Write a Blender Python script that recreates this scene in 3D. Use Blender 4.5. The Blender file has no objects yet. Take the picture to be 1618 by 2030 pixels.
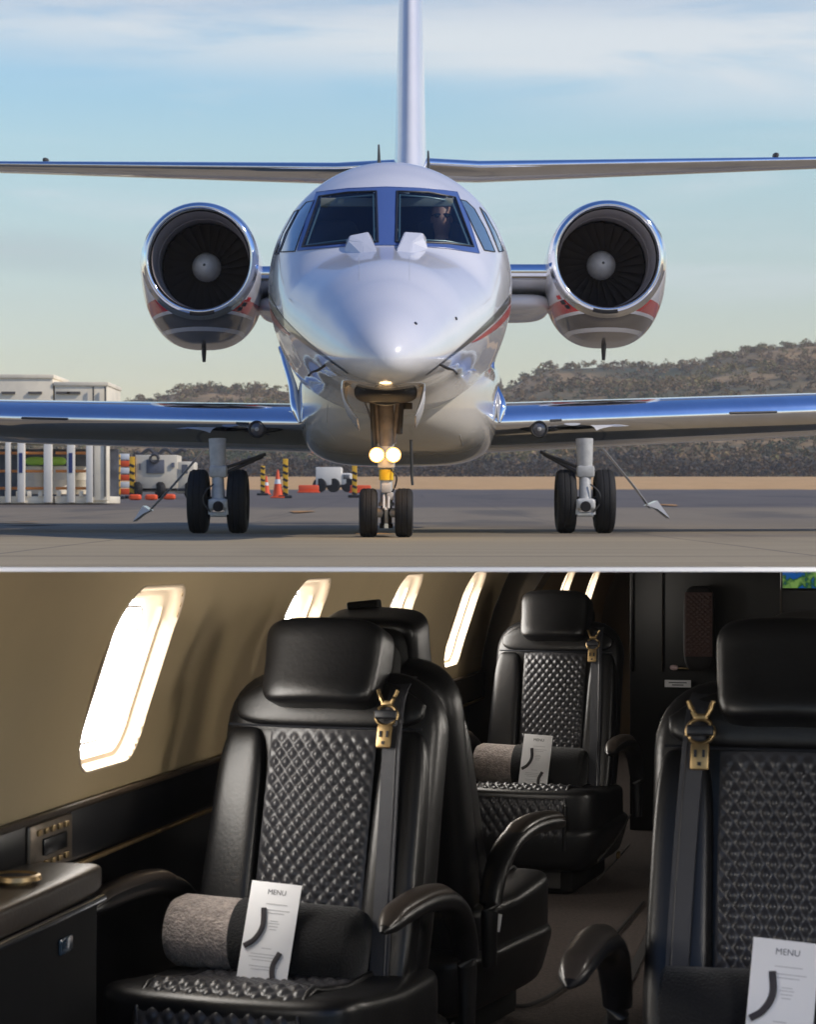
import bpy, bmesh, math, random
import numpy as np
from mathutils import Vector, Matrix, noise
from mathutils.bvhtree import BVHTree
R = math.radians
random.seed(7)
scene = bpy.context.scene
COL = scene.collection

# ------------------------------------------------------------------ camera
F = 4500.0          # focal length in source pixels (1618 wide)
H = 0.2456          # eye height above the apron
cam_d = bpy.data.cameras.new('camera'); cam = bpy.data.objects.new('camera', cam_d); COL.objects.link(cam)
cam.location = (0, 0, H); cam.rotation_euler = (R(90), 0, 0)
cam_d.sensor_fit = 'HORIZONTAL'; cam_d.sensor_width = 36; cam_d.lens = 36*F/1618
cam_d.shift_y = -15/1618; cam_d.clip_start = 0.05; cam_d.clip_end = 20000
scene.camera = cam
cam_d.dof.use_dof = True; cam_d.dof.focus_distance = 9.5; cam_d.dof.aperture_fstop = 16
scene.view_settings.view_transform = 'Standard'; scene.view_settings.look = 'None'
scene.view_settings.exposure = 0.0; scene.view_settings.gamma = 1

# ------------------------------------------------------------------ light
SUN_AZ = 108.0      # degrees clockwise from +Y
SUN_EL = 40.0
sun_d = bpy.data.lights.new('sun', 'SUN'); sun_d.energy = 3.0; sun_d.angle = R(0.5); sun_d.color = (1, .90, .78)
sun = bpy.data.objects.new('sun', sun_d); COL.objects.link(sun)
sd = Vector((math.sin(R(SUN_AZ))*math.cos(R(SUN_EL)), math.cos(R(SUN_AZ))*math.cos(R(SUN_EL)), math.sin(R(SUN_EL))))
sun.rotation_euler = sd.to_track_quat('Z', 'Y').to_euler()
sun.location = sd*50

class NT:
    def __init__(s, tree): s.t = tree; s.n = tree.nodes; s.l = tree.links
    def add(s, typ, **kw):
        nd = s.n.new(typ)
        ins = kw.pop('ins', {})
        for k, v in kw.items(): setattr(nd, k, v)
        for k, v in ins.items():
            sk = nd.inputs[k]
            if isinstance(v, bpy.types.NodeSocket): s.l.new(v, sk)
            else: sk.default_value = v
        return nd
    def math(s, op, a, b=0.0, c=None, clamp=False):
        nd = s.n.new('ShaderNodeMath'); nd.operation = op; nd.use_clamp = clamp
        for i, v in enumerate((a, b) + ((c,) if c is not None else ())):
            if isinstance(v, bpy.types.NodeSocket): s.l.new(v, nd.inputs[i])
            else: nd.inputs[i].default_value = v
        return nd.outputs[0]
    def mix(s, fac, a, b, blend='MIX'):
        nd = s.n.new('ShaderNodeMix'); nd.data_type = 'RGBA'; nd.blend_type = blend
        for ix, v in ((0, fac), (6, a), (7, b)):
            sk = nd.inputs[ix]
            if isinstance(v, bpy.types.NodeSocket): s.l.new(v, sk)
            elif ix == 0: sk.default_value = v
            else: sk.default_value = (*v, 1) if len(v) == 3 else v
        return nd.outputs[2]
    def ramp(s, fac, stops, interp='LINEAR'):
        nd = s.n.new('ShaderNodeValToRGB'); cr = nd.color_ramp; cr.interpolation = interp
        while len(cr.elements) < len(stops): cr.elements.new(0.5)
        for e, (p, c) in zip(cr.elements, stops):
            e.position = p; e.color = (*c, 1) if len(c) == 3 else c
        s.l.new(fac, nd.inputs[0]); return nd.outputs[0]
    def smooth(s, x, a, b):
        nd = s.n.new('ShaderNodeMapRange'); nd.interpolation_type = 'SMOOTHSTEP'
        s.l.new(x, nd.inputs[0]); nd.inputs[1].default_value = a; nd.inputs[2].default_value = b
        return nd.outputs[0]

world = bpy.data.worlds.new('World'); scene.world = world; world.use_nodes = True
w = NT(world.node_tree); w.n.clear()
sky = w.add('ShaderNodeTexSky', sky_type='NISHITA', sun_disc=False, sun_elevation=R(SUN_EL), sun_rotation=R(SUN_AZ), air_density=1.1, dust_density=0.4, ozone_density=2.5)
tc = w.add('ShaderNodeTexCoord')
sep = w.add('ShaderNodeSeparateXYZ', ins={0: tc.outputs['Generated']})
zz = sep.outputs[2]
# elevation tint of the low sky (z = sin elevation), then thin streaky cloud
tint = w.ramp(zz, [(0.0, (1.40, 1.24, 1.08)), (.05, (1.47, 1.28, 1.12)), (.089, (1.50, 1.33, 1.19)), (.122, (1.58, 1.46, 1.28)), (.155, (1.65, 1.62, 1.40)), (.185, (1.50, 1.64, 1.54)), (.34, (.62, .86, 1.25)), (.7, (.55, .80, 1.3))])
skyc = w.mix(1.0, sky.outputs[0], tint, 'MULTIPLY')
mp = w.add('ShaderNodeMapping', ins={0: tc.outputs['Generated'], 3: (5, 5, 34)})
nz = w.add('ShaderNodeTexNoise', ins={0: mp.outputs[0], 'Scale': 1.0, 'Detail': 6.0, 'Roughness': .55, 'Distortion': .6})
mp2 = w.add('ShaderNodeMapping', ins={0: tc.outputs['Generated'], 3: (2.0, 2.0, 14), 1: (3.1, 1.2, .4)})
nz2 = w.add('ShaderNodeTexNoise', ins={0: mp2.outputs[0], 'Scale': 1.0, 'Detail': 3.0, 'Roughness': .5})
zj = w.math('ADD', zz, w.math('MULTIPLY', w.math('SUBTRACT', nz2.outputs[0], .5), .05))
zj = w.math('ADD', zj, w.math('MULTIPLY', sep.outputs[0], .05))
band = w.math('MULTIPLY', w.smooth(zj, .165, .195), w.math('SUBTRACT', 1.0, w.smooth(zj, .235, .36)))
cl = w.math('MULTIPLY', band, w.smooth(nz.outputs[0], .27, .60), clamp=True)
wisp = w.math('MULTIPLY', w.smooth(nz.outputs[0], .50, .78), .55)
wisp = w.math('MULTIPLY', wisp, w.math('SUBTRACT', 1.0, w.smooth(zz, .2, .4)))
cl = w.math('MAXIMUM', cl, wisp)
SKY_S = 0.10
CLOUD = w.mix(w.smooth(zz, .20, .226), (7.5, 8.1, 8.6), (5.2, 6.1, 7.5))
skyc = w.mix(w.math('MULTIPLY', cl, .97), skyc, CLOUD)
gs = w.math('MULTIPLY', w.math('MULTIPLY', w.smooth(zj, .085, .095), w.math('SUBTRACT', 1.0, w.smooth(zj, .098, .108))), w.math('SUBTRACT', 1.0, w.smooth(sep.outputs[0], -.16, -.08)))
skyc = w.mix(w.math('MULTIPLY', gs, w.math('MULTIPLY', nz.outputs[0], .55)), skyc, (4.3, 4.9, 5.4))
bg = w.add('ShaderNodeBackground', ins={0: skyc, 1: SKY_S})
wo = w.add('ShaderNodeOutputWorld', ins={0: bg.outputs[0]})

# ------------------------------------------------------------------ coordinates
def P(px, py, Y): return Vector(((px-809)/F*Y, Y, H + (1000-py)/F*Y))
E_D = Vector((.187, 1, -.0222)).normalized(); E_L = Vector((1, -.187, 0)).normalized(); E_U = E_L.cross(E_D).normalized()
MC = Matrix(((E_L.x, E_D.x, E_U.x, 0), (E_L.y, E_D.y, E_U.y, 0), (E_L.z, E_D.z, E_U.z, H), (0, 0, 0, 1)))
def C(l, d, u): return MC @ Vector((l, d, u))

# ------------------------------------------------------------------ materials
def mat(name, col=(.5, .5, .5), rough=.5, metal=0.0, coat=0.0, coat_rough=.05, spec=.5, bump=0.0, bump_scale=50, var=0.0, var_scale=5, emit=None, emit_s=0, sheen=0.0, coord='Object', stretch=(1, 1, 1)):
    m = bpy.data.materials.new(name); m.use_nodes = True
    t = NT(m.node_tree); b = t.n['Principled BSDF']
    b.inputs['Base Color'].default_value = (*col, 1); b.inputs['Roughness'].default_value = rough
    b.inputs['Metallic'].default_value = metal; b.inputs['Coat Weight'].default_value = coat
    b.inputs['Coat Roughness'].default_value = coat_rough; b.inputs['Specular IOR Level'].default_value = spec
    if sheen: b.inputs['Sheen Weight'].default_value = sheen; b.inputs['Sheen Roughness'].default_value = .4
    if emit: b.inputs['Emission Color'].default_value = (*emit, 1); b.inputs['Emission Strength'].default_value = emit_s
    if var or bump:
        tcn = t.add('ShaderNodeTexCoord'); mpn = t.add('ShaderNodeMapping', ins={0: tcn.outputs[coord], 3: stretch})
    if var:
        n1 = t.add('ShaderNodeTexNoise', ins={0: mpn.outputs[0], 'Scale': var_scale, 'Detail': 6.0, 'Roughness': .6})
        c = t.mix(t.smooth(n1.outputs[0], .3, .7), tuple(x*(1-var) for x in col), tuple(min(1, x*(1+var)) for x in col))
        t.l.new(c, b.inputs['Base Color'])
        t.l.new(t.math('ADD', rough-.06, t.math('MULTIPLY', n1.outputs[0], .12)), b.inputs['Roughness'])
    if bump:
        n2 = t.add('ShaderNodeTexNoise', ins={0: mpn.outputs[0], 'Scale': bump_scale, 'Detail': 4.0})
        bp = t.add('ShaderNodeBump', ins={'Strength': bump, 'Distance': .01, 'Height': n2.outputs[0]})
        t.l.new(bp.outputs[0], b.inputs['Normal'])
    return m

M = {}
M['paint'] = mat('white_paint', (.74, .74, .76), .22, coat=.8, coat_rough=.04, var=.03, var_scale=1.5)
M['belly'] = mat('belly_shaded_white', (.50, .47, .42), .13, coat=1, coat_rough=.03, spec=.8, var=.05, var_scale=1.2)  # white paint darkened and warmed for shade and ground reflection
M['chrome'] = mat('polished_metal', (.86, .88, .92), .07, metal=1, var=.04, var_scale=4)
M['blue_paint'] = mat('windshield_surround', (.075, .13, .34), .3, coat=.6)
M['seal'] = mat('black_seal', (.012, .014, .02), .45)
M['red'] = mat('red_paint', (.45, .02, .025), .3, coat=.5)
M['black_paint'] = mat('black_stripe', (.02, .02, .022), .3, coat=.5)
M['rubber'] = mat('tyre_rubber', (.007, .0065, .006), .75, bump=.15, bump_scale=60)
M['gear'] = mat('gear_grey', (.50, .50, .48), .4, var=.12, var_scale=14)
M['gear_dark'] = mat('gear_dark', (.05, .048, .045), .5, var=.2, var_scale=14)
M['steel'] = mat('oleo_steel', (.75, .76, .78), .18, metal=1)
M['dark'] = mat('dark_cavity', (.012, .010, .010), .8)
M['liner'] = mat('intake_liner', (.34, .31, .31), .45, metal=.2)
M['blade'] = mat('fan_blade', (.05, .040, .036), .8, spec=.2)
M['spinner'] = mat('spinner', (.75, .73, .70), .4, metal=.1, var=.06, var_scale=6)
M['yellow'] = mat('yellow_plate', (.75, .50, .01), .5)
M['lamp'] = mat('landing_lamp', (1, .8, .5), .3, emit=(1, .76, .40), emit_s=14)
M['lamp_rim'] = mat('lamp_reflector_ring', (1, .6, .2), .2, emit=(1, .42, .10), emit_s=2.2)
M['lens'] = mat('lamp_lens', (.10, .10, .11), .06, coat=1)
M['pane_edge'] = mat('pane_edge', (.16, .24, .25), .3)
M['skin'] = mat('skin', (.50, .25, .17), .5)
M['shirt'] = mat('navy_shirt', (.02, .028, .05), .8)
M['hair'] = mat('hair', (.05, .03, .02), .7)
M['glasses'] = mat('sunglasses', (.006, .006, .008), .1)
M['panel_dark'] = mat('cockpit_lining', (.016, .024, .042), .7)
M['shade_cloth'] = mat('sun_shade', (.20, .22, .20), .7)
# glass
def glass(name, tint, refl=.12, rough=.02):
    m = bpy.data.materials.new(name); m.use_nodes = True; t = NT(m.node_tree); t.n.clear()
    tr = t.add('ShaderNodeBsdfTransparent', ins={0: (*tint, 1)}); gl = t.add('ShaderNodeBsdfGlossy', ins={0: (.9, .95, 1, 1), 1: rough})
    lw = t.add('ShaderNodeLayerWeight', ins={0: .35})
    f = t.math('ADD', refl, t.math('MULTIPLY', lw.outputs[0], .5), clamp=True)
    mx = t.add('ShaderNodeMixShader', ins={0: f, 1: tr.outputs[0], 2: gl.outputs[0]})
    t.add('ShaderNodeOutputMaterial', ins={0: mx.outputs[0]}); return m
M['glass'] = glass('cockpit_glass', (.78, .88, .92), .03)
M['side_glass'] = mat('side_window_glass', (.20, .30, .36), .06, coat=1, metal=.35)

# nacelle paint: white with red / white / dark bands below (a livery, set by height on the cowl)
def band_mat(name, stops):
    m = mat(name, (.74, .74, .76), .24, coat=.8, coat_rough=.04)
    t = NT(m.node_tree); g = t.add('ShaderNodeNewGeometry'); s = t.add('ShaderNodeSeparateXYZ', ins={0: g.outputs['Position']})
    fr = t.math('DIVIDE', t.math('SUBTRACT', s.outputs[2], 1.6), 1.6)
    c = t.ramp(fr, stops, 'CONSTANT'); t.l.new(c, t.n['Principled BSDF'].inputs['Base Color']); return m
zf = lambda z: (z-1.6)/1.6
WH = (.74, .74, .76)
M['nacelle'] = band_mat('nacelle_livery', [(0, (.16, .14, .14)), (zf(1.955), WH), (zf(1.985), (.06, .055, .06)), (zf(2.095), WH), (zf(2.12), (.55, .008, .02)), (zf(2.235), WH)])

# ------------------------------------------------------------------ mesh helpers
def thing(name, label, cat, loc=(0, 0, 0), group=None, matrix=None):
    o = bpy.data.objects.new(name, None); COL.objects.link(o); o.empty_display_size = .1
    if matrix is not None: o.matrix_world = matrix
    else: o.location = loc
    o['label'] = label; o['category'] = cat
    if group: o['group'] = group
    return o
def tag(o, label, cat, group=None):
    o['label'] = label; o['category'] = cat
    if group: o['group'] = group
    return o
def link(name, me, m, parent=None, world_verts=True, kind=None, label=None):
    o = bpy.data.objects.new(name, me); COL.objects.link(o)
    if m is not None: me.materials.append(m)
    if parent is not None:
        o.parent = parent
        if world_verts:
            r = parent
            while r.parent: r = r.parent
            if parent is r: me.transform(Matrix.Translation(-r.location))
            else: me.transform(Matrix.Translation(-r.location))
    if kind: o['kind'] = kind
    if label: o['label'] = label
    return o
def pydata(verts, faces, smooth=True):
    me = bpy.data.meshes.new('m'); me.from_pydata([tuple(v) for v in verts], [], faces)
    me.update()
    if smooth:
        me.polygons.foreach_set('use_smooth', [True]*len(me.polygons))
    return me
def fix(me, angle=None):
    bm = bmesh.new(); bm.from_mesh(me); bmesh.ops.recalc_face_normals(bm, faces=bm.faces); bm.to_mesh(me); bm.free()
    if angle is not None:
        me.set_sharp_from_angle(angle=R(angle))
    return me
def loft(rings, closed=True, cap0=True, cap1=True):
    n = len(rings[0]); V = [v for r in rings for v in r]; Fc = []
    for i in range(len(rings)-1):
        for j in range(n if closed else n-1):
            k = (j+1) % n
            Fc.append((i*n+j, i*n+k, (i+1)*n+k, (i+1)*n+j))
    if closed and cap0: Fc.append(tuple(range(n))[::-1])
    if closed and cap1: Fc.append(tuple((len(rings)-1)*n+j for j in range(n)))
    return V, Fc
def join(parts):
    V = []; Fc = []
    for v, f in parts:
        o = len(V); V += list(v); Fc += [tuple(i+o for i in x) for x in f]
    return V, Fc
def tube(pts, rad, n=12, up=None, flat=1.0, cap=True):
    """swept tube; rad number or list; flat = second radius / first; up = reference for the second axis"""
    pts = [Vector(p) for p in pts]; rings = []
    if not hasattr(rad, '__len__'): rad = [rad]*len(pts)
    ref = Vector(up) if up is not None else None
    for i, p in enumerate(pts):
        t = (pts[min(i+1, len(pts)-1)] - pts[max(i-1, 0)]).normalized()
        if ref is None or abs(t.dot(ref)) > .98:
            rr = Vector((0, 0, 1)) if abs(t.z) < .9 else Vector((1, 0, 0))
        else: rr = ref
        a = t.cross(rr).normalized(); b = a.cross(t).normalized()
        r = rad[i]
        rings.append([p + a*(r*math.cos(2*math.pi*k/n)) + b*(r*flat*math.sin(2*math.pi*k/n)) for k in range(n)])
    return loft(rings, True, cap, cap)
def curve(pts, n=24):
    """catmull-rom through points"""
    pts = [Vector(p) for p in pts]; out = []
    q = [pts[0]*2-pts[1]] + pts + [pts[-1]*2-pts[-2]]
    m = len(pts)-1
    for i in range(n+1):
        s = i/n*m; k = min(int(s), m-1); t = s-k
        p0, p1, p2, p3 = q[k], q[k+1], q[k+2], q[k+3]
        out.append(.5*((2*p1)+(p2-p0)*t+(2*p0-5*p1+4*p2-p3)*t*t+(3*p1-p0-3*p2+p3)*t**3))
    return out
def box(c, s, bev=0.0, rot=None, seg=2):
    """box as (verts, faces) centred c, size s"""
    bm = bmesh.new(); bmesh.ops.create_cube(bm, size=1)
    for v in bm.verts: v.co = Vector((v.co.x*s[0], v.co.y*s[1], v.co.z*s[2]))
    if bev: bmesh.ops.bevel(bm, geom=bm.edges[:], offset=bev, segments=seg, affect='EDGES', profile=.5)
    mt = Matrix.Translation(Vector(c)) @ (rot.to_4x4() if rot is not None else Matrix.Identity(4))
    V = [mt @ v.co for v in bm.verts]; bm.verts.index_update()
    Fc = [tuple(v.index for v in f.verts) for f in bm.faces]; bm.free(); return V, Fc
def cushion(c, s, e=.35, rot=None, nu=28, nv=48, taper=None, fn=None):
    """superellipsoid cushion: c centre, s full size"""
    V = []; Fc = []
    sg = lambda x, p: math.copysign(abs(x)**p, x)
    mt = Matrix.Translation(Vector(c)) @ (rot.to_4x4() if rot is not None else Matrix.Identity(4))
    for i in range(nu+1):
        a = -math.pi/2 + math.pi*i/nu
        for j in range(nv):
            b = 2*math.pi*j/nv
            x = sg(math.cos(a), e)*sg(math.cos(b), e); y = sg(math.cos(a), e)*sg(math.sin(b), e); z = sg(math.sin(a), e)
            p = Vector((x*s[0]/2, y*s[1]/2, z*s[2]/2))
            if fn: p = fn(p)
            V.append(mt @ p)
    for i in range(nu):
        for j in range(nv):
            k = (j+1) % nv
            Fc.append((i*nv+j, i*nv+k, (i+1)*nv+k, (i+1)*nv+j))
    return V, Fc
def lathe(prof, c, axis, n=48, cap0=True, cap1=True):
    """prof: list of (along, radius)"""
    axis = Vector(axis).normalized(); rr = Vector((0, 0, 1)) if abs(axis.z) < .9 else Vector((1, 0, 0))
    a = axis.cross(rr).normalized(); b = a.cross(axis).normalized(); c = Vector(c)
    rings = [[c + axis*s + (a*math.cos(2*math.pi*k/n) + b*math.sin(2*math.pi*k/n))*max(r, 1e-4) for k in range(n)] for s, r in prof]
    return loft(rings, True, cap0, cap1)
def make(name, vf, m, parent=None, angle=38, world_verts=True, kind=None, label=None, smooth=True):
    me = pydata(vf[0], vf[1], smooth)
    if angle is not None: fix(me, angle)
    return link(name, me, m, parent, world_verts, kind, label)
def inside(poly, x, y):
    c = False; j = len(poly)-1
    for i in range(len(poly)):
        xi, yi = poly[i]; xj, yj = poly[j]
        if (yi > y) != (yj > y) and x < (xj-xi)*(y-yi)/(yj-yi)+xi: c = not c
        j = i
    return c
def interp(tab, x):
    """smooth (pchip-like) table interpolation: rows (x, a, b, ...)"""
    n = len(tab)
    if x <= tab[0][0]: return list(tab[0][1:])
    if x >= tab[-1][0]: return list(tab[-1][1:])
    k = max(i for i in range(n-1) if tab[i][0] <= x)
    out = []
    for c in range(1, len(tab[0])):
        hs = [tab[i+1][0]-tab[i][0] for i in range(n-1)]; ds = [(tab[i+1][c]-tab[i][c])/hs[i] for i in range(n-1)]
        def slope(i):
            if i == 0: return ds[0]
            if i == n-1: return ds[-1]
            if ds[i-1]*ds[i] <= 0: return 0
            w1 = 2*hs[i]+hs[i-1]; w2 = hs[i]+2*hs[i-1]
            return (w1+w2)/(w1/ds[i-1]+w2/ds[i])
        h = hs[k]; t = (x-tab[k][0])/h; m0 = slope(k)*h; m1 = slope(k+1)*h
        out.append((2*t**3-3*t*t+1)*tab[k][c]+(t**3-2*t*t+t)*m0+(-2*t**3+3*t*t)*tab[k+1][c]+(t**3-t*t)*m1)
    return out

# ================================================================== TERRAIN
def ground_z(Y):
    if Y < 25: return 0.0
    def seg(a, b, s): return max(0, min(Y, b)-a)*s
    z = seg(34, 150, .0105)+seg(150, 260, .02)+seg(260, 9000, .006)
    if Y < 43: z = (Y-25)**2/(2*18)*.0105
    return z
def stripe_ground():
    m = bpy.data.materials.new('ground_surface'); m.use_nodes = True; t = NT(m.node_tree); b = t.n['Principled BSDF']
    g = t.add('ShaderNodeNewGeometry'); s = t.add('ShaderNodeSeparateXYZ', ins={0: g.outputs['Position']})
    X, Y = s.outputs[0], s.outputs[1]
    mp = t.add('ShaderNodeMapping', ins={0: g.outputs['Position'], 3: (.5, .12, 1)})
    n1 = t.add('ShaderNodeTexNoise', ins={0: mp.outputs[0], 'Scale': 1.0, 'Detail': 8.0, 'Roughness': .65})
    mp2 = t.add('ShaderNodeMapping', ins={0: g.outputs['Position'], 3: (.25, 2.2, 1)})
    n2 = t.add('ShaderNodeTexNoise', ins={0: mp2.outputs[0], 'Scale': 1.0, 'Detail': 5.0, 'Roughness': .6})
    n3 = t.add('ShaderNodeTexNoise', ins={0: g.outputs['Position'], 'Scale': 90.0, 'Detail': 3.0})
    yj = t.math('ADD', Y, t.math('MULTIPLY', t.math('SUBTRACT', n1.outputs[0], .5), .5))
    conc = t.mix(n2.outputs[0], (.24, .188, .108), (.45, .36, .215))
    asph = t.mix(n1.outputs[0], (.15, .116, .072), (.30, .24, .155))
    dark = t.mix(n1.outputs[0], (.09, .072, .058), (.155, .13, .106))
    c = t.mix(t.smooth(yj, 16.6, 17.6), conc, asph)
    yk = t.math('ADD', Y, t.math('MULTIPLY', t.math('SUBTRACT', n1.outputs[0], .5), 6.0))
    c = t.mix(t.smooth(yk, 48, 54), c, dark)
    # joints of the concrete slabs and sealed cracks
    jx = t.math('ABSOLUTE', t.math('SUBTRACT', t.math('FRACT', t.math('DIVIDE', t.math('ADD', X, t.math('MULTIPLY', n1.outputs[0], .1)), 4.0)), .5))
    jy = t.math('ABSOLUTE', t.math('SUBTRACT', t.math('FRACT', t.math('DIVIDE', t.math('ADD', Y, t.math('MULTIPLY', n1.outputs[0], .3)), 7.3)), .5))
    jm = t.math('MAXIMUM', t.math('LESS_THAN', jx, .004), t.math('LESS_THAN', jy, .006))
    c = t.mix(t.math('MULTIPLY', jm, .5), c, (.04, .038, .036))
    mp4 = t.add('ShaderNodeMapping', ins={0: g.outputs['Position'], 3: (.35, .09, 1), 1: (5, 3, 0)})
    n5 = t.add('ShaderNodeTexNoise', ins={0: mp4.outputs[0], 'Scale': 1.0, 'Detail': 3.0, 'Roughness': .5})
    c = t.mix(t.math('MULTIPLY', t.smooth(n5.outputs[0], .54, .68), .5), c, (.05, .046, .043))
    mp6 = t.add('ShaderNodeMapping', ins={0: g.outputs['Position'], 3: (.9, .03, 1), 2: (0, 0, .5)})
    n6 = t.add('ShaderNodeTexNoise', ins={0: mp6.outputs[0], 'Scale': 1.0, 'Detail': 4.0, 'Roughness': .7})
    c = t.mix(t.math('MULTIPLY', t.smooth(n6.outputs[0], .60, .70), .35), c, (.035, .032, .030))
    grain = t.math('ADD', .72, t.math('MULTIPLY', n3.outputs[0], .56))
    c = t.mix(1.0, c, t.add('ShaderNodeCombineColor', ins={0: grain, 1: grain, 2: grain}).outputs[0], 'MULTIPLY')
    gr = t.mix(n1.outputs[0], (.46, .26, .085), (.72, .44, .18))
    yg = t.math('ADD', Y, t.math('MULTIPLY', t.math('SUBTRACT', n1.outputs[0], .5), 16.0))
    c = t.mix(t.smooth(yg, 146, 156), c, gr)
    t.l.new(c, b.inputs['Base Color']); b.inputs['Roughness'].default_value = .8
    bp = t.add('ShaderNodeBump', ins={'Strength': .5, 'Distance': .01, 'Height': n3.outputs[0]}); t.l.new(bp.outputs[0], b.inputs['Normal'])
    return m
M['ground'] = stripe_ground()
xs = [-1200, -400, -100, -30, -4, 4, 30, 100, 400, 1200]
ys = [-600, -100, -4, 9.1, 14, 20, 25, 28, 31, 34, 37, 40, 43, 60, 90, 120, 150, 180, 220, 260, 320, 500, 700, 1000]
gv = [(x, y, ground_z(y)) for y in ys for x in xs]; gf = []
for j in range(len(ys)-1):
    for i in range(len(xs)-1):
        if xs[i] == -4 and -4 <= ys[j] < 9.1: continue
        k = j*len(xs)+i; gf.append((k, k+1, k+1+len(xs), k+len(xs)))
make('ground', (gv, gf), M['ground'], kind='structure', smooth=False, angle=None)

# apron lip: a low ramp rising towards the camera over the cabin cutaway
LIPY, LIPZ = 3.5, H-123*3.5/F
rv = [(-4, 9.1, 0), (4, 9.1, 0), (4, LIPY, LIPZ), (-4, LIPY, LIPZ), (-4, LIPY, 0), (4, LIPY, 0)]
make('apron_ramp', (rv, [(0, 1, 2, 3), (0, 3, 4), (1, 5, 2)]), M['ground'], kind='structure', smooth=False, angle=None)
LIPB = H-133*3.5/F
M['white_trim'] = mat('white_trim', (.85, .85, .85), .5)
M['concrete_dark'] = mat('retaining_wall', (.09, .085, .08), .9, var=.2, var_scale=3)
o = make('edge_beam', box((0, LIPY+.016, (LIPZ+LIPB)/2-.0005), (8.0, .034, LIPZ-LIPB-.001)), M['white_trim']); o['kind'] = 'structure'
# pit round the camera (below the apron)
pit = []
pit.append(box((0, -.2, -1.75), (8, 7.6, .1)))
pit.append(box((-4.05, -.3, -.92), (.1, 7.8, 1.6))); pit.append(box((4.05, -.3, -.92), (.1, 7.8, 1.6))); pit.append(box((0, -4.05, -.92), (8.2, .1, 1.6)))
make('pit_walls', join(pit), M['concrete_dark'], kind='structure', smooth=False)

# small paint marks on the apron
M['orange_mark'] = mat('faded_orange_mark', (.42, .21, .06), .8, var=.3, var_scale=9)
for px, Yp, wd, dp in ((597, 43, .22, 1.2), (62, 26.5, .32, .5), (30, 29, .3, .4), (745, 17.6, .14, .35), (1320, 55, .25, 2)):
    a = P(px, 0, Yp); pts = []
    for k in range(14):
        an = 2*math.pi*k/14; rr = 1+.25*math.sin(3*an+px)
        yy = Yp+math.sin(an)*dp*rr
        pts.append((a.x+math.cos(an)*wd*rr, yy, ground_z(yy)+.02))
    make('paint_mark', (pts, [tuple(range(14))]), M['orange_mark'], kind='structure', smooth=False, angle=None)

# ================================================================== HILLS AND WOODS
ridge = [(-1500, 860), (-200, 858), (150, 850), (300, 800), (370, 776), (420, 768), (500, 764), (580, 770), (700, 786), (900, 782), (1000, 762), (1060, 737), (1100, 722), (1200, 714), (1300, 712), (1390, 706), (1430, 690), (1500, 676), (1618, 668), (1900, 655), (2600, 700), (4000, 830)]
def ridge_z(px):
    for (a, b), (c, d) in zip(ridge, ridge[1:]):
        if px <= c:
            t = (px-a)/(c-a); t = max(0, t); t = t*t*(3-2*t); return H+(1000-(b+(d-b)*t))/F*560
    return 10
def hill_z(X, Y):
    px = 809+X/Y*F
    t = (Y-300)/260; t = max(0, min(1, t)); s = t**1.3
    z0 = ground_z(Y)-.4
    z = z0+(ridge_z(px)-z0)*s if Y <= 560 else ridge_z(px)-(Y-560)*.03
    z += (noise.noise(Vector((X*.012, Y*.012, 0)))*5+noise.noise(Vector((X*.05, Y*.05, 3)))*1.2)*min(1, s*2.2)
    return z
hv = []; hf = []; nx, ny = 220, 60
for j in range(ny+1):
    Y = 300+j*8
    for i in range(nx+1):
        X = (-260+i*520/nx)*(Y/560)
        hv.append((X, Y, hill_z(X, Y)))
for j in range(ny):
    for i in range(nx):
        k = j*(nx+1)+i; hf.append((k, k+1, k+nx+2, k+nx+1))
mh = bpy.data.materials.new('hill_grass'); mh.use_nodes = True; t = NT(mh.node_tree); b = t.n['Principled BSDF']; b.inputs['Roughness'].default_value = .95
g = t.add('ShaderNodeNewGeometry'); n1 = t.add('ShaderNodeTexNoise', ins={0: g.outputs['Position'], 'Scale': .03, 'Detail': 6.0, 'Roughness': .6})
t.l.new(t.ramp(n1.outputs[0], [(.35, (.06, .07, .03)), (.5, (.15, .115, .05)), (.62, (.40, .25, .11)), (.75, (.16, .155, .045))]), b.inputs['Base Color'])
make('hills', (hv, hf), mh, kind='structure', angle=None)
mf = bpy.data.materials.new('far_foliage'); mf.use_nodes = True; t = NT(mf.node_tree); b = t.n['Principled BSDF']; b.inputs['Roughness'].default_value = .9
g = t.add('ShaderNodeNewGeometry'); n1 = t.add('ShaderNodeTexNoise', ins={0: g.outputs['Position'], 'Scale': .022, 'Detail': 4.0, 'Roughness': .6})
f_ = t.math('ADD', t.math('MULTIPLY', g.outputs['Random Per Island'], .20), t.math('MULTIPLY', n1.outputs[0], 1.05))
t.l.new(t.ramp(f_, [(.30, (.045, .062, .028)), (.50, (.08, .10, .035)), (.58, (.20, .13, .06)), (.68, (.30, .185, .09)), (.78, (.17, .18, .05)), (.95, (.48, .29, .11))]), b.inputs['Base Color'])
bmt = bmesh.new(); bmesh.ops.create_icosphere(bmt, subdivisions=2, radius=1); ico = np.array([v.co[:] for v in bmt.verts]); icf = np.array([[v.index for v in f.verts] for f in bmt.faces]); bmt.free()
rng = np.random.default_rng(5)
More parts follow.
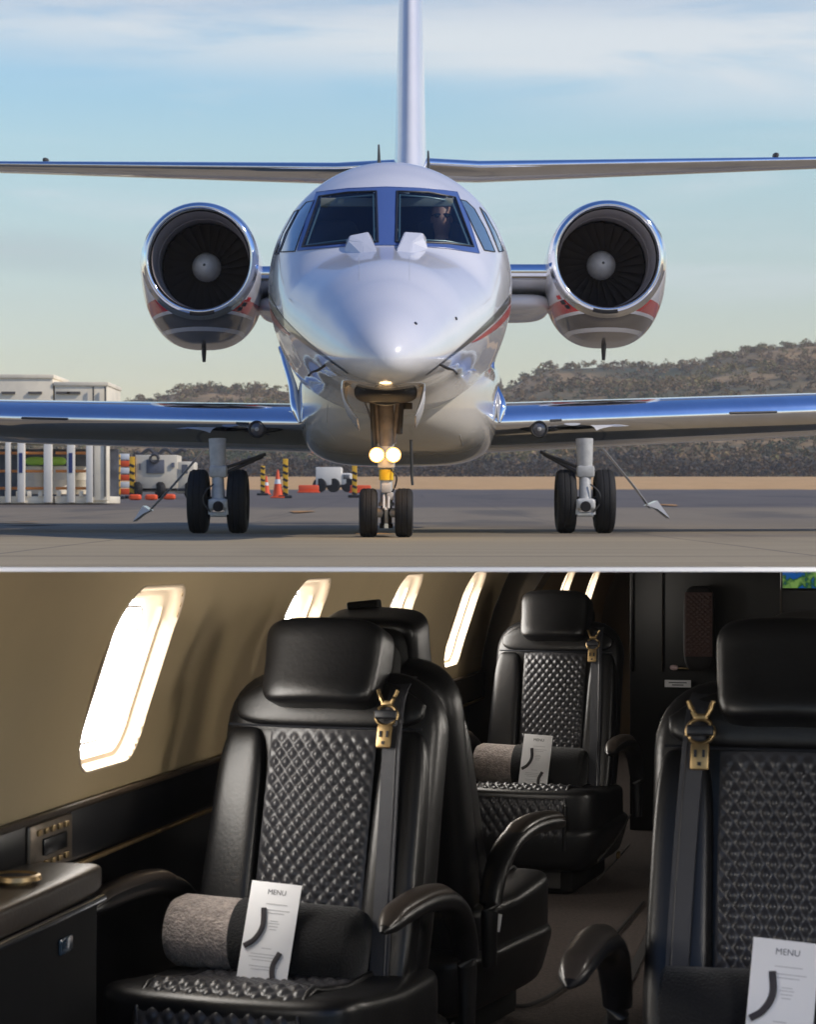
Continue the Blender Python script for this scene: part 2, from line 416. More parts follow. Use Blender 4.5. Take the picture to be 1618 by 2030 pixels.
def blob_field(name, spots, m, kind='stuff', label=None):
    Vs = []; Fs = []; off = 0
    for (x, y, z, rx, rz) in spots:
        # a leaf clump: many small loose faces spread through the crown's volume
        n_ = 44; d = rng.normal(size=(n_, 3)); d /= np.linalg.norm(d, axis=1, keepdims=True)
        d *= rng.uniform(.25, 1, (n_, 1))**.4; d[:, 2] = np.abs(d[:, 2])*1.1-.15
        cen = d*np.array([rx, rx, rz*1.6])+np.array([x, y, z])
        tri = rng.normal(size=(n_, 3, 3))*rx*.24*np.array([1, 1, .8])
        v = (cen[:, None, :]+tri).reshape(-1, 3)
        Vs.append(v); Fs.append(np.arange(n_*3).reshape(n_, 3)+off); off += n_*3
    V = np.concatenate(Vs); Fc = np.concatenate(Fs)
    me = bpy.data.meshes.new(name); me.vertices.add(len(V)); me.vertices.foreach_set('co', V.ravel())
    me.loops.add(Fc.size); me.loops.foreach_set('vertex_index', Fc.ravel().astype(np.int32))
    me.polygons.add(len(Fc)); me.polygons.foreach_set('loop_start', np.arange(0, Fc.size, 3, dtype=np.int32)); me.update(); me.validate()
    me.polygons.foreach_set('use_smooth', [True]*len(me.polygons))
    o = link(name, me, m); o['kind'] = kind
    if label: o['label'] = label
    return o
spots = []
while len(spots) < 9000:
    Y = rng.uniform(310, 585); X = rng.uniform(-118, 165)*Y/560
    d = noise.noise(Vector((X*.016, Y*.016, 9)))
    if d < -.30 and Y < 550: continue
    r = rng.uniform(.5, 1.35); z = hill_z(X, Y)+r*.25
    for q in range(2):
        spots.append((X+rng.normal()*r*.6, Y+rng.normal()*r*.5, z+rng.uniform(-.2, .8)*r, r*rng.uniform(.6, 1.1), r*rng.uniform(.35, .7)))
blob_field('hill_woods', spots, mf)
spots = []
for i in range(1300):
    Y = rng.uniform(275, 305); X = rng.uniform(-70, 72)
    r = rng.uniform(.5, 1.1); hh = 1.6+1.3*noise.noise(Vector((X*.06, 0, 4)))
    spots.append((X, Y, ground_z(Y)+rng.uniform(0, 1)*hh+r*.3, r, r*rng.uniform(.8, 1.3)))
mf2 = bpy.data.materials.new('tree_line'); mf2.use_nodes = True; t = NT(mf2.node_tree); b = t.n['Principled BSDF']; b.inputs['Roughness'].default_value = .9
g = t.add('ShaderNodeNewGeometry')
t.l.new(t.ramp(g.outputs['Random Per Island'], [(0, (.035, .040, .048)), (.5, (.06, .06, .05)), (.8, (.13, .09, .06)), (1, (.18, .13, .08))]), b.inputs['Base Color'])
blob_field('tree_line', spots, mf2)
#@@JET
# ================================================================== JET
jet = thing('business_jet', 'white twin engine business jet seen head on with nose lights lit on the apron', 'airplane', (-.05, 17, 0))
def pm(px, Y): return (px-809)/F*Y
def zm(py, Y): return H+(1000-py)/F*Y
# fuselage stations in source pixels at each depth: Y, xc, ymid, half width, up, down
st = [(15.00, 765, 712, 0.5, 0.5, 0.5), (15.02, 765, 711, 22, 21, 20), (15.10, 765, 709, 47, 45, 38), (15.28, 765, 706, 74, 72, 54), (15.6, 766, 700, 103, 100, 69), (16.05, 767, 686, 134, 130, 88),
      (16.6, 769, 660, 168, 146, 116), (17.3, 771, 628, 203, 138, 172), (17.7, 772, 606, 217, 172, 208), (18.1, 773, 588, 229, 212, 238), (18.45, 774, 576, 237, 235, 262), (18.85, 774, 570, 241, 247, 276)]
tab = []
for Y, xc, ym, hw, up, dn in st:
    tab.append((math.sqrt(Y-15.0), pm(xc, Y), zm(ym, Y), hw*Y/F, up*Y/F, dn*Y/F))
last = tab[-1]
for Y, sc, dz in ((19.6, 1, 0), (22, .99, 0), (24, .9, .1), (26, .62, .3), (28, .3, .55), (29.0, .06, .7)):
    tab.append((math.sqrt(Y-15.0), last[1]+.02*(Y-19), last[2]+dz, last[3]*sc, last[4]*sc, last[5]*sc))
def fus(Y, a, scale=1.0):
    """point on the fuselage at depth Y and angle a (0 = right side, 90 = top)"""
    x, z, hw, up, dn = interp(tab, math.sqrt(max(0, Y-15.0)))
    s = math.sin(a); e = 1.0
    return Vector((x+hw*scale*math.cos(a), Y, z+(up if s > 0 else dn)*scale*s))
NA = 220
Ys = [15+(4.2)*(i/150)**2 for i in range(151)] + [19.2+9.8*((i+1)/50) for i in range(50)]
fr = [[fus(Y, 2*math.pi*k/NA) for k in range(NA)] for Y in Ys]
FV, FF = loft(fr, True, False, True)
# cockpit panes as seen head on
paneL = [(600, 490), (633, 391), (690, 383), (746, 381), (749, 482), (700, 482), (650, 486)]
paneR = [(785, 482), (787, 381), (850, 383), (902, 393), (938, 490), (890, 484), (830, 482)]
surround = [(590, 498), (607, 440), (628, 382), (690, 375), (765, 372), (850, 375), (906, 382), (930, 440), (950, 503), (890, 494), (820, 488), (765, 487), (700, 488), (640, 493)]
sideL = [(557, 500), (572, 460), (594, 418), (608, 402), (624, 399), (610, 430), (594, 472), (585, 499)]
sideR = [(912, 397), (924, 400), (940, 415), (962, 455), (981, 500), (960, 497), (942, 460), (926, 425)]
sideL2 = [(546, 505), (562, 462), (584, 421), (592, 417), (566, 465), (553, 504)]
sideR2 = [(951, 412), (962, 424), (982, 460), (998, 498), (989, 500), (974, 462)]
def shrink(poly, d):
    cx = sum(p[0] for p in poly)/len(poly); cy = sum(p[1] for p in poly)/len(poly)
    return [(cx+(x-cx)*(1-d/max(1, math.hypot(x-cx, y-cy))), cy+(y-cy)*(1-d/max(1, math.hypot(x-cx, y-cy)))) for x, y in poly]
def to_px(v): return (809+v.x/v.y*F, 1000-(v.z-H)/v.y*F)
bvh = BVHTree.FromPolygons([tuple(v) for v in FV], FF)
def onfus(px, py, off=.003, tree=None):
    o = Vector((0, 0, H)); d = (P(px, py, 10)-o).normalized()
    h, n, i, ds = (tree or bvh).ray_cast(o, d)
    if h is None:
        # beyond the outline: nearest point
        h, n, i, ds = (tree or bvh).find_nearest(P(px, py, 18.85))
    if n.dot(d) > 0: n = -n
    return h+n*off, n
holes = [shrink(paneL, -1), shrink(paneR, -1)]
FF2 = []
for f in FF:
    c = Vector((0, 0, 0))
    for i in f: c += FV[i]
    c /= len(f)
    if 17 < c.y < 18.7 and c.z > 2:
        x, y = to_px(c)
        if any(inside(h, x, y) for h in holes): continue
    FF2.append(f)
make('fuselage', (FV, FF2), M['paint'], jet, angle=None)
# dark cockpit lining inside the skin
ir = [[fus(Y, 2*math.pi*k/60, .955)+Vector((0, .06, 0)) for k in range(60)] for Y in [17.1+i*.1 for i in range(21)]]
IV, IF = loft(ir, True, True, True)
IF2 = []
for f in IF:
    c = Vector((0, 0, 0))
    for i in f: c += IV[i]
    c /= len(f); x, y = to_px(c)
    if len(f) < 10 and c.z > 2.05 and c.y < 18.5 and any(inside(shrink(h, -14), x, y) for h in holes): continue
    IF2.append(f)
make('cockpit_lining', (IV, IF2), M['panel_dark'], jet, angle=None)
make('glareshield', cushion(P(770, 500, 17.95), (1.35, .5, .10), .4), M['panel_dark'], jet)
for sx in (-1, 1):
    make('sun_visor', box((-.17+sx*.30, 18.16, 2.66), (.46, .02, .07), .008), M['shade_cloth'], jet)
    ring = [(-.17+sx*.085, 17.8+.0*k, 0) for k in range(2)]
    pts = [Vector((-.17+sx*(.075+.022*math.cos(a)), 17.85, 2.36+.055*math.sin(a))) for a in [i*.35-1.6 for i in range(10)]]
    make('handle', tube(pts, .006, 8), M['shade_cloth'], jet)
    make('pilot_seat_back', cushion((-.17+sx*.42, 18.62, 2.30), (.40, .12, .55), .5), M['panel_dark'], jet)

def decal(name, poly, m, off=.003, hole=(), step=2.0, tree=None, parent=None, minus=None, thick=0.0):
    """a thin skin piece that follows the fuselage inside the outline"""
    x0 = min(p[0] for p in poly); x1 = max(p[0] for p in poly); y0 = min(p[1] for p in poly); y1 = max(p[1] for p in poly)
    nx_ = int((x1-x0)/step)+2; ny_ = int((y1-y0)/step)+2
    idx = {}; V = []; Fc = []
    def vid(i, j):
        if (i, j) not in idx:
            p, n = onfus(x0+i*step, y0+j*step, off, tree); idx[(i, j)] = len(V); V.append(p)
        return idx[(i, j)]
    for i in range(nx_):
        for j in range(ny_):
            cx, cy = x0+(i+.5)*step, y0+(j+.5)*step
            if inside(poly, cx, cy) and not any(inside(h, cx, cy) for h in hole):
                Fc.append((vid(i, j), vid(i, j+1), vid(i+1, j+1), vid(i+1, j)))
    return make(name, (V, Fc), m, parent or jet, angle=None)
def dense(poly, n=6):
    out = []
    for (a, b) in zip(poly, poly[1:]+poly[:1]):
        for k in range(n): out.append((a[0]+(b[0]-a[0])*k/n, a[1]+(b[1]-a[1])*k/n))
    return out
def seal(name, poly, r, m, parent=None, off=.004):
    pts = [onfus(x, y, off)[0] for x, y in dense(poly)]; pts.append(pts[0]); pts.append(pts[1])
    return make(name, tube(pts, r, 8), m, parent or jet)
decal('windshield_surround', surround, M['blue_paint'], .004, hole=[shrink(paneL, 0), shrink(paneR, 0)], step=1.6)
seal('surround_edge', surround, .004, M['blue_paint'])
for pn in (paneL, paneR):
    x0 = [onfus(x, y, .002) for x, y in pn]
    # each windshield pane is one smooth sheet of glass over its opening
    g_ = decal('windshield_pane', shrink(pn, -1), M['glass'], .004, step=3)
    seal('pane_seal', pn, .0095, M['seal'], None, .004)
    seal('pane_edge', shrink(pn, 8), .007, M['pane_edge'], None, -.004)
for pn in (sideL, sideR, sideL2, sideR2):
    w_ = decal('side_window', pn, M['side_glass'], .004, step=1.5)
    seal('side_window_seal', pn, .0045, M['seal'])
# the pair of moulded wiper fairings at the foot of the windshield
def wiper(pts_front, ridge):
    base = [onfus(x, y, -.01)[0] for x, y in pts_front]
    top = [onfus(x, y, .05)[0] for x, y in ridge]
    V = base+top; n = len(base); Fc = [tuple(range(n))[::-1]]
    for i in range(n): Fc.append((i, (i+1) % n, n+(i+1) % n, n+i))
    Fc.append(tuple(n+i for i in range(n)))
    me = pydata(V, Fc, False); fix(me)
    bm = bmesh.new(); bm.from_mesh(me); bmesh.ops.bevel(bm, geom=bm.edges[:], offset=.006, segments=2, affect='EDGES'); bm.to_mesh(me); bm.free()
    return link('wiper_fairing', me, M['paint'], jet)
wiper([(680, 498), (684, 478), (736, 466), (750, 500), (718, 503)], [(694, 489), (697, 478), (731, 471), (739, 492), (722, 494)])
wiper([(784, 500), (797, 466), (846, 470), (850, 494), (815, 503)], [(794, 492), (802, 471), (836, 473), (838, 486), (815, 494)])
# cheek stripes
def strip(name, a, b, m, off=.004, nw=4):
    """band between two pixel polylines on the fuselage"""
    a = curve([(x, y, 0) for x, y in a], 40); b = curve([(x, y, 0) for x, y in b], 40)
    rows = []
    for p, q in zip(a, b): rows.append([onfus(p.x+(q.x-p.x)*k/nw, p.y+(q.y-p.y)*k/nw, off)[0] for k in range(nw+1)])
    V = [v for r in rows for v in r]; Fc = []
    for i in range(len(rows)-1):
        for k in range(nw): o_ = i*(nw+1)+k; Fc.append((o_, o_+1, o_+nw+2, o_+nw+1))
    return make(name, (V, Fc), m, jet, angle=None)
strip('cheek_stripe', [(1012, 583), (985, 618), (940, 662), (890, 706), (845, 742)], [(1012, 601), (985, 634), (940, 673), (890, 711), (845, 744)], M['black_paint'])
strip('red_cheek_stripe', [(1013, 604), (988, 636), (955, 664), (935, 678)], [(1013, 622), (988, 649), (955, 671), (935, 680)], M['red'])
strip('cheek_stripe', [(534, 580), (556, 622), (600, 668), (645, 705), (690, 738)], [(534, 606), (556, 640), (600, 679), (645, 710), (690, 741)], M['black_paint'])
strip('red_cheek_stripe', [(536, 610), (548, 632), (562, 650), (575, 662)], [(536, 628), (548, 645), (562, 658), (575, 665)], M['red'])
for (x, y) in ((904, 632), (824, 642)):
    p, n = onfus(x, y, 0); make('static_port', lathe([(0, .012), (.008, .012)], p, n, 16), M['seal'], jet)
for sx, x, y in ((-1, 645, 724), (1, 872, 722)):
    p, n = onfus(x, y, -.01)
    pts = curve([p, p+n*.07, p+n*.085+Vector((sx*.03, -.06, -.01)), p+n*.085+Vector((sx*.05, -.16, -.04))], 12)
    make('pitot_probe', tube(pts, [.011]*6+[.008]*7, 10), M['gear_dark'], jet)
for x, y0, y1 in ((752, 322, 288), (850, 330, 300)):
    a = P(x, y0, 20.5 if x > 800 else 19.5); b_ = P(x-1, y1, 20.5 if x > 800 else 19.5)
    make('blade_antenna', tube([a-Vector((0, 0, .1)), b_], [.02, .008], 8, flat=3, up=(0, 1, 0)), M['gear_dark'], jet)
# panel seams on the nose
for sx in (712, 812):
    pts = [onfus(sx, y, .0005)[0] for y in range(508, 560, 6)]
    make('panel_seam', tube(pts, .0012, 6), M['gear'], jet)

# ---------------- belly fairing
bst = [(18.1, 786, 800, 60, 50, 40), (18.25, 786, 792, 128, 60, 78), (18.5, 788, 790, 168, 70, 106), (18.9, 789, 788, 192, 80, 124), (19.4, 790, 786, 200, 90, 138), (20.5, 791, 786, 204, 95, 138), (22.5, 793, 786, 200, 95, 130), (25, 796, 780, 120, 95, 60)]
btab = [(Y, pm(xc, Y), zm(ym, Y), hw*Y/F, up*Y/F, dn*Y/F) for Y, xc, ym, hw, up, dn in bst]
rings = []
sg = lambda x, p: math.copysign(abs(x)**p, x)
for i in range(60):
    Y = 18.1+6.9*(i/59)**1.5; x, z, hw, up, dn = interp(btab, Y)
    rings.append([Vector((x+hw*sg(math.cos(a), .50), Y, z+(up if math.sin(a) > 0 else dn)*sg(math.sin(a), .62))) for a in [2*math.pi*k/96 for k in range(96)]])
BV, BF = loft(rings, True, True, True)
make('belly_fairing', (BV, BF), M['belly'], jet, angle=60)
bb = BVHTree.FromPolygons([tuple(v) for v in BV], BF)
for (pts, r) in ([[(650, 800), (648, 850), (668, 878)], .0022], [[(912, 862), (918, 886)], .004]):
    pp = [onfus(x, y, .001, bb)[0] for x, y in dense(pts, 6)[:12]]
    make('panel_seam', tube(pp, r, 6), M['gear'], jet)

# ---------------- wings
def airfoil(n, t, chord):
    """closed NACA-like section, list of (back, up) from trailing edge over the top"""
    out = []
    for k in range(n+1):
        x = .5*(1+math.cos(math.pi*k/n)); y = 5*t*(.2969*math.sqrt(x)-.126*x-.3516*x*x+.2843*x**3-.1036*x**4); out.append((x*chord, y*chord))
    for k in range(1, n):
        x = .5*(1-math.cos(math.pi*k/n)); y = 5*t*(.2969*math.sqrt(x)-.126*x-.3516*x*x+.2843*x**3-.1036*x**4); out.append((x*chord, -y*chord*.92))
    return out
def wing(side, secs, name='wing', parent=None, le_frac=.10, mats=('paint', 'chrome'), twist=R(1.5), parts=True):
    """secs: (X, Yle, zc, thickness, chord)"""
    w_ = secs; rings = []; N = 26
    for X, Yl, zc, th, ch in secs:
        af = airfoil(N, th/ch, ch)
        rings.append([Vector((X, Yl+b, zc+u-(b-.1*ch)*math.tan(twist))) for b, u in af])
    V, Fc = loft(rings, True, True, True)
    n = len(rings[0]); le = []; main = []
    for f in Fc:
        if len(f) == 4:
            k = sorted(i % n for i in f); kk = (k[0]+k[-1])/2 if k[-1]-k[0] < n/2 else 0
            x = .5*(1+math.cos(math.pi*kk/N)) if kk <= N else .5*(1-math.cos(math.pi*(kk-N)/N))
            (le if x < le_frac else main).append(f)
        else: main.append(f)
    ob = make(name, (V, main), M[mats[0]], parent or jet, angle=None)
    if parts: make('leading_edge', (V, le), M[mats[1]], ob, angle=None)
    return ob
def subw(secs, n=14):
    out = []
    for a, b in zip(secs, secs[1:]):
        for k in range(n): out.append(tuple(a[i]+(b[i]-a[i])*k/n for i in range(5)))
    out.append(secs[-1]); return out
# wing sections (X, leading-edge Y, centre z, thickness, chord)
WL = [(-.70, 19.15, .925, .45, 3.0), (-.94, 19.2, .925, .43, 2.9), (-3.5, 20.0, 1.00, .40, 2.2), (-9.2, 21.9, 1.28, .16, 1.1)]
WR = [(.55, 19.15, .93, .45, 3.0), (.80, 19.2, .93, .44, 2.9), (3.55, 20.0, 1.06, .40, 2.2), (9.3, 21.9, 1.38, .16, 1.1)]
wl = wing(-1, subw(WL), le_frac=.13); wr = wing(1, subw(WR), le_frac=.13)
def wing_at(W, px):
    for a, b in zip(W, W[1:]):
        for t_ in [i/200 for i in range(201)]:
            s_ = [a[i]+(b[i]-a[i])*t_ for i in range(5)]
            if abs(809+s_[0]/s_[1]*F-px) < 1.5: return s_
    return a
for W, px, ob in ((WL, 510, wl), (WR, 1070, wr)):
    s_ = wing_at(W, px); c = Vector((s_[0], s_[1]+.02, zm(851, s_[1])))
    make('taxi_light_housing', lathe([(.25, .062), (.05, .072), (-.03, .074), (-.04, .066), (-.025, .058)], c, (0, 1, 0), 32, True, False), M['gear_dark'], ob)
    make('taxi_light_lens', lathe([(-.024, .058), (-.034, .04), (-.038, .001)], c, (0, 1, 0), 32, False, False), M['lens'], ob)
    make('taxi_light_bulb', lathe([(-.040, .018), (-.046, .001)], c, (0, 1, 0), 24, True, False), M['gear'], ob)
# vortex strips below the leading edge
for W, a, b, y0, y1, ob in ((WL, 42, 135, 829, 831, wl), (WL, 468, 492, 839, 840, wl), (WR, 1448, 1540, 819, 817, wr), (WR, 1092, 1114, 834, 833, wr)):
    pts = []
    for k in range(6):
        px = a+(b-a)*k/5; s_ = wing_at(W, px); pts.append(Vector((s_[0], s_[1]-.004, zm(y0+(y1-y0)*k/5, s_[1]))))
    make('stall_strip', tube(pts, .011, 8), M['gear_dark'], ob)
# chrome fillets running from the wing root up the body
for pts, sx in (([(594, 838, 19.05), (586, 800, 19.15), (580, 765, 19.3), (566, 720, 19.5), (556, 690, 19.8)], -1), ([(990, 838, 19.05), (992, 800, 19.15), (980, 765, 19.3), (974, 725, 19.5), (984, 690, 19.8)], 1)):
    pp = curve([P(*p) for p in pts], 24)
    make('wing_root_fillet', tube(pp, [.060*min(1, i/5+.15)-.040*(i/24)**.8*min(1, i/5) for i in range(25)], 20), M['chrome'], jet)
# flap-track and fuel-vent details under the wings
for x, y, Yy in ((300, 868, 20.2), (1285, 861, 20.2)):
    make('fuel_vent', cushion(P(x, y, Yy), (.16, .3, .035), .7), M['gear'], jet)

# ---------------- tail
fin = []
for z, Yl, X, th, ch in ((2.4, 21.6, .00, .42, 5.2), (3.1, 22.9, .015, .56, 4.2), (3.6, 23.6, .018, .41, 3.8), (4.1, 24.1, .02, .37, 3.3), (6.2, 26.1, .025, .29, 2.5), (8.0, 27.6, .03, .2, 2.1)):
    af = airfoil(24, th/ch, ch); fin.append([Vector((X+u, Yl+b, z)) for b, u in af])
fo = make('tail_fin', loft(fin, True, True, True), M['paint'], jet, angle=50)
TL = [(-.1, 25.2, 4.02, .20, 1.5), (-.8, 25.5, 4.03, .19, 1.4), (-5.6, 27.4, 4.36, .10, .7)]
TR = [(.1, 25.2, 4.04, .20, 1.5), (.8, 25.5, 4.05, .19, 1.4), (5.7, 27.4, 4.42, .10, .7)]
for W in (TL, TR):
    tp = wing(0, subw(W, 8), 'tailplane', le_frac=.22, twist=R(0))
for x, y in ((91, 319), (1538, 309)):
    make('tail_bolt', cushion(P(x, y, 27.2), (.07, .2, .06), .8), M['gear_dark'], jet)

# ---------------- engines
def engine(cx, cy, side):
    c = P(cx, cy, 22.0); nm = []
    nac = []; N = 72
    # cowl body: Y, centre z offset, half width, up, down
    for Y, dz, hw, up, dn in ((22.02, 0, .553, .553, .553), (22.10, -.005, .575, .57, .585), (22.3, -.02, .595, .575, .615), (22.6, -.04, .61, .585, .66), (23.0, -.06, .625, .60, .695), (23.5, -.07, .63, .60, .705), (24.0, -.06, .62, .58, .67), (24.8, -.03, .54, .5, .58), (25.4, .02, .42, .4, .42), (25.7, .03, .36, .35, .36)):
        nac.append((Y, dz, hw, up, dn))
    rings = []
    for i in range(60):
        Y = 22.02+3.68*(i/59)**1.6; dz, hw, up, dn = interp(nac, Y); c = P(cx, cy, 22.0); c.x += c.x*(min(Y, 24)/22-1)*.62
        rings.append([Vector((c.x+hw*math.cos(a), Y, c.z+dz+(up if math.sin(a) > 0 else dn)*math.sin(a))) for a in [2*math.pi*k/N for k in range(N)]])
        if i > 0:
            e_ = 1-.22*min(1, (Y-22.02)/.9)
            rings[-1] = [Vector((c.x+hw*(math.cos(a) if math.sin(a) > 0 else sg(math.cos(a), e_)), Y, c.z+dz+(up*math.sin(a) if math.sin(a) > 0 else dn*sg(math.sin(a), 1-.0*min(1, (Y-22.02)/.9))))) for a in [2*math.pi*k/N for k in range(N)]]
    lr = rings[:5]
    ob = make('engine_nacelle', loft(rings, True, False, True), M['nacelle'], jet, angle=60)
    c = P(cx, cy, 22.0)
    lip = [(.09, .566)]
    for k in range(15):
        a = math.pi*k/14; lip.append((-.0-.085*math.sin(a)*1.0, .527+.0285*math.cos(a)+.0))
    lip = [(.03, .558), (.0, .553), (-.04, .540), (-.062, .522), (-.068, .508), (-.062, .496), (-.04, .487), (.0, .480), (.06, .474)]
    lp = make('intake_lip', lathe(lip, c, (0, 1, 0), 96, False, False), M['chrome'], ob, angle=None)
    cv_ = [[v+Vector(((v.x-c.x)*.006, -.001, (v.z-c.z)*.006)) for v in r] for r in lr]
    make('lip_skirt', loft(cv_, True, False, False), M['chrome'], ob, angle=None)
    make('intake_liner', lathe([(.06, .4742), (.25, .462), (.45, .452), (.46, .445), (.72, .445)], c, (0, 1, 0), 72, False, False), M['liner'], ob, angle=30)
    make('fan_case', lathe([(1.1, .46), (1.12, .001)], c, (0, 1, 0), 48, False, False), M['blade'], ob)
    bl = []
    for k in range(26):
        a0 = 2*math.pi*k/26; V = []
        for r in (.13, .25, .35, .442):
            for s in (-1, 1):
                tw = R(35+30*(r/.44)); wd = .075+.06*r
                a = a0+s*wd*math.sin(tw)/r*.9; V.append(c+Vector((math.cos(a)*r, .80+s*wd*math.cos(tw), math.sin(a)*r)))
        bl.append((V, [(0, 1, 3, 2), (2, 3, 5, 4), (4, 5, 7, 6)]))
    make('fan_blades', join(bl), M['blade'], ob, angle=None)
    make('spinner', lathe([(.80, .148), (.72, .143), (.64, .125), (.56, .092), (.51, .055), (.485, .02), (.48, .001)], c, (0, 1, 0), 40, False, False), M['spinner'], ob)
    make('spinner_tip', lathe([(.484, .014), (.476, .012), (.474, .001)], c, (0, 1, 0), 20, False, False), M['gear_dark'], ob)
    # drain slot in the lower lip, drain mast below
    sl = [c+Vector((.53*math.sin(a), -.060, -.53*math.cos(a))) for a in [R(-13+i*2.6)+R(side*-3) for i in range(11)]]
    make('lip_slot', tube(sl, .020, 8, up=(0, 1, 0), flat=.7), M['dark'], ob)
    mb = Vector((c.x*1.034, 23.2, c.z-.74))
    make('drain_mast', tube([mb, mb+Vector((0, .02, -.09)), mb+Vector((0, .03, -.175))], [.026, .024, .017], 10, flat=2.0, up=(0, 1, 0)), M['gear_dark'], ob)
    # small warning placard on the cowl beside the lip
    a = R(-38) if side < 0 else R(180+38)
    for q, mm in ((0, 'red'), (1, 'seal'), (2, 'seal')):
        aa = a+(-1 if side < 0 else 1)*R(6*q); pr = .588; s0 = c+Vector((math.cos(aa)*pr, .12, math.sin(aa)*pr*1.03))
        nrm = Vector((math.cos(aa), -.55, math.sin(aa))).normalized()
        rot = nrm.to_track_quat('Z', 'Y').to_matrix()
        make('placard', box(s0+nrm*.006, (.05, .045, .006), .001, rot), M[mm], ob)
    # pylon
    x0 = c.x-side*.48; x1 = side*.80-.04
    sec = []
    for X in (x1, x0):
        sec.append((X, 22.45, c.z-.12, .26, 2.6))
    rings = []
    for X, Yl, zc, th, ch in sec:
        rings.append([Vector((X, Yl+b, zc+u-b*.05)) for b, u in airfoil(24, th/ch, ch)])
    py = make('pylon', loft(rings, True, True, True), M['paint'], jet, angle=None)
    rings = [[Vector((X, Yl-.012+b, zc+u)) for b, u in airfoil(20, th/ch*1.03, ch*.12)] for X, Yl, zc, th, ch in [(s_[0], s_[1], s_[2], s_[3]*.33, s_[4]) for s_ in sec]]
    make('pylon_leading_edge', tube([Vector((x1, 22.47, c.z-.12+.03)), Vector((x0, 22.47, c.z-.12+.03))], .075, 20), M['chrome'], py)
    make('pylon_lower_fairing', cushion(Vector(((x0+x1)/2-side*.02, 23.6, c.z-.36)), (abs(x1-x0)+.05, 2.0, .20), .6), M['paint'], py)
engine(396, 515, -1); engine(1205, 511, 1)

# ---------------- nose gear
def wheel(c, r, wd, parent, name='wheel'):
    ob = make(name, lathe([(-wd/2*.55, r*.52), (-wd/2, r*.62), (-wd/2, r*.80), (-wd/2*.86, r*.94), (-wd/2*.55, r), (-wd*.18, r*1.003), (-wd*.16, r*.985), (-wd*.12, r*.985), (-wd*.10, r*1.004), (wd*.10, r*1.004), (wd*.12, r*.985), (wd*.16, r*.985), (wd*.18, r*1.003), (wd/2*.55, r), (wd/2*.86, r*.94), (wd/2, r*.80), (wd/2, r*.62), (wd/2*.55, r*.52)], c, (1, 0, 0), 56, False, False), M['rubber'], parent, angle=30)
    make('rim', lathe([(-wd*.42, .02), (-wd*.42, r*.18), (-wd*.30, r*.30), (-wd*.36, r*.50), (-wd*.28, r*.55), (wd*.28, r*.55), (wd*.36, r*.50), (wd*.30, r*.30), (wd*.42, r*.18), (wd*.42, .02)], c, (1, 0, 0), 40), M['gear_dark'], ob, angle=30)
    return ob
ng = thing_part = bpy.data.objects.new('nose_gear', None); COL.objects.link(ng); ng.parent = jet
YN = 17.0
rN = .183
for px in (730.5, 801):
    wheel(Vector((pm(px, YN), YN, rN)), rN, .136, ng)
cxN = pm(766, YN)
def vt(y0, y1, r, x=None, Y=YN, n=20):
    return tube([Vector((cxN if x is None else x, Y, zm(y0, Y))), Vector((cxN if x is None else x, Y, zm(y1, Y)))], r, n)
make('axle', tube([Vector((pm(740, YN), YN, rN)), Vector((pm(795, YN), YN, rN))], .035, 16), M['gear'], ng)
make('upper_strut', join([vt(770, 885, .058), tube([P(745, 800, 17.02), P(752, 880, 17.0)], .022, 10), tube([P(788, 800, 17.02), P(781, 880, 17.0)], .018, 10)]), mat('shaded_strut', (.17, .15, .13), .45, var=.2, var_scale=14), ng)  # upper strut grey darkened for the shade under the belly
make('strut', join([vt(880, 930, .056), vt(930, 1000, .046), vt(996, 1003, .058)]), M['gear'], ng, angle=30)
make('oleo', join([vt(1003, 1042, .042), vt(1038, 1047, .05)]), M['steel'], ng, angle=30)
make('yellow_tape', vt(931, 952, .054, None, YN-.012), M['yellow'], ng)
make('steering_collar', join([box((cxN, YN-.03, zm(915, YN)), (.13, .12, .10), .012), box((cxN, YN-.05, zm(968, YN)), (.075, .08, .07), .01), box((cxN+.03, YN-.06, zm(984, YN)), (.05, .05, .06), .008)]), M['gear'], ng, angle=30)
tl = [tube([Vector((cxN+s*.018, YN-.05, zm(975, YN))), Vector((cxN+s*.018, YN-.14, zm(1008, YN)))], .010, 8) for s in (-1, 1)] + [tube([Vector((cxN, YN-.14, zm(1008, YN))), Vector((cxN, YN-.03, zm(1038, YN)))], .014, 8)]
make('torque_link', join(tl), M['gear'], ng)
make('drag_brace', join([tube([P(722, 795, 17.25), P(736, 832, 17.1), P(752, 885, 16.98)], .010, 8), tube([P(800, 800, 17.25), P(792, 840, 17.1), P(778, 885, 16.98)], .010, 8), tube([P(745, 780, 17.2), P(752, 860, 17)], .014, 8)]), M['gear'], ng)
make('actuator', join([tube([P(738, 800, 17.0), P(742, 895, 16.98)], .02, 10), tube([P(795, 800, 17.05), P(792, 860, 17)], .024, 10), box(P(806, 805, 17.1), (.09, .05, .05), .008), box(P(770, 792, 17.05), (.13, .06, .07), .01)]), M['gear_dark'], ng)
make('hose', tube(curve([P(775, 930, 16.95), P(786, 945, 16.93), P(783, 965, 16.95), P(772, 985, 16.95)], 16), .007, 8), M['seal'], ng)
for px in (747, 780):
    c = P(px, 902, 16.86)
    lh = make('taxi_lamp', lathe([(.07, .02), (.05, .045), (.0, .058), (-.008, .056)], c, (0, 1, 0), 28, True, False), M['gear'], ng)
    make('lamp_face', lathe([(-.012, .046), (-.018, .03), (-.021, .001)], c, (0, 1, 0), 28, False, False), M['lamp'], lh)
    make('lamp_reflector', lathe([(-.006, .0572), (-.012, .052), (-.013, .046)], c, (0, 1, 0), 28, False, False), M['lamp_rim'], lh)
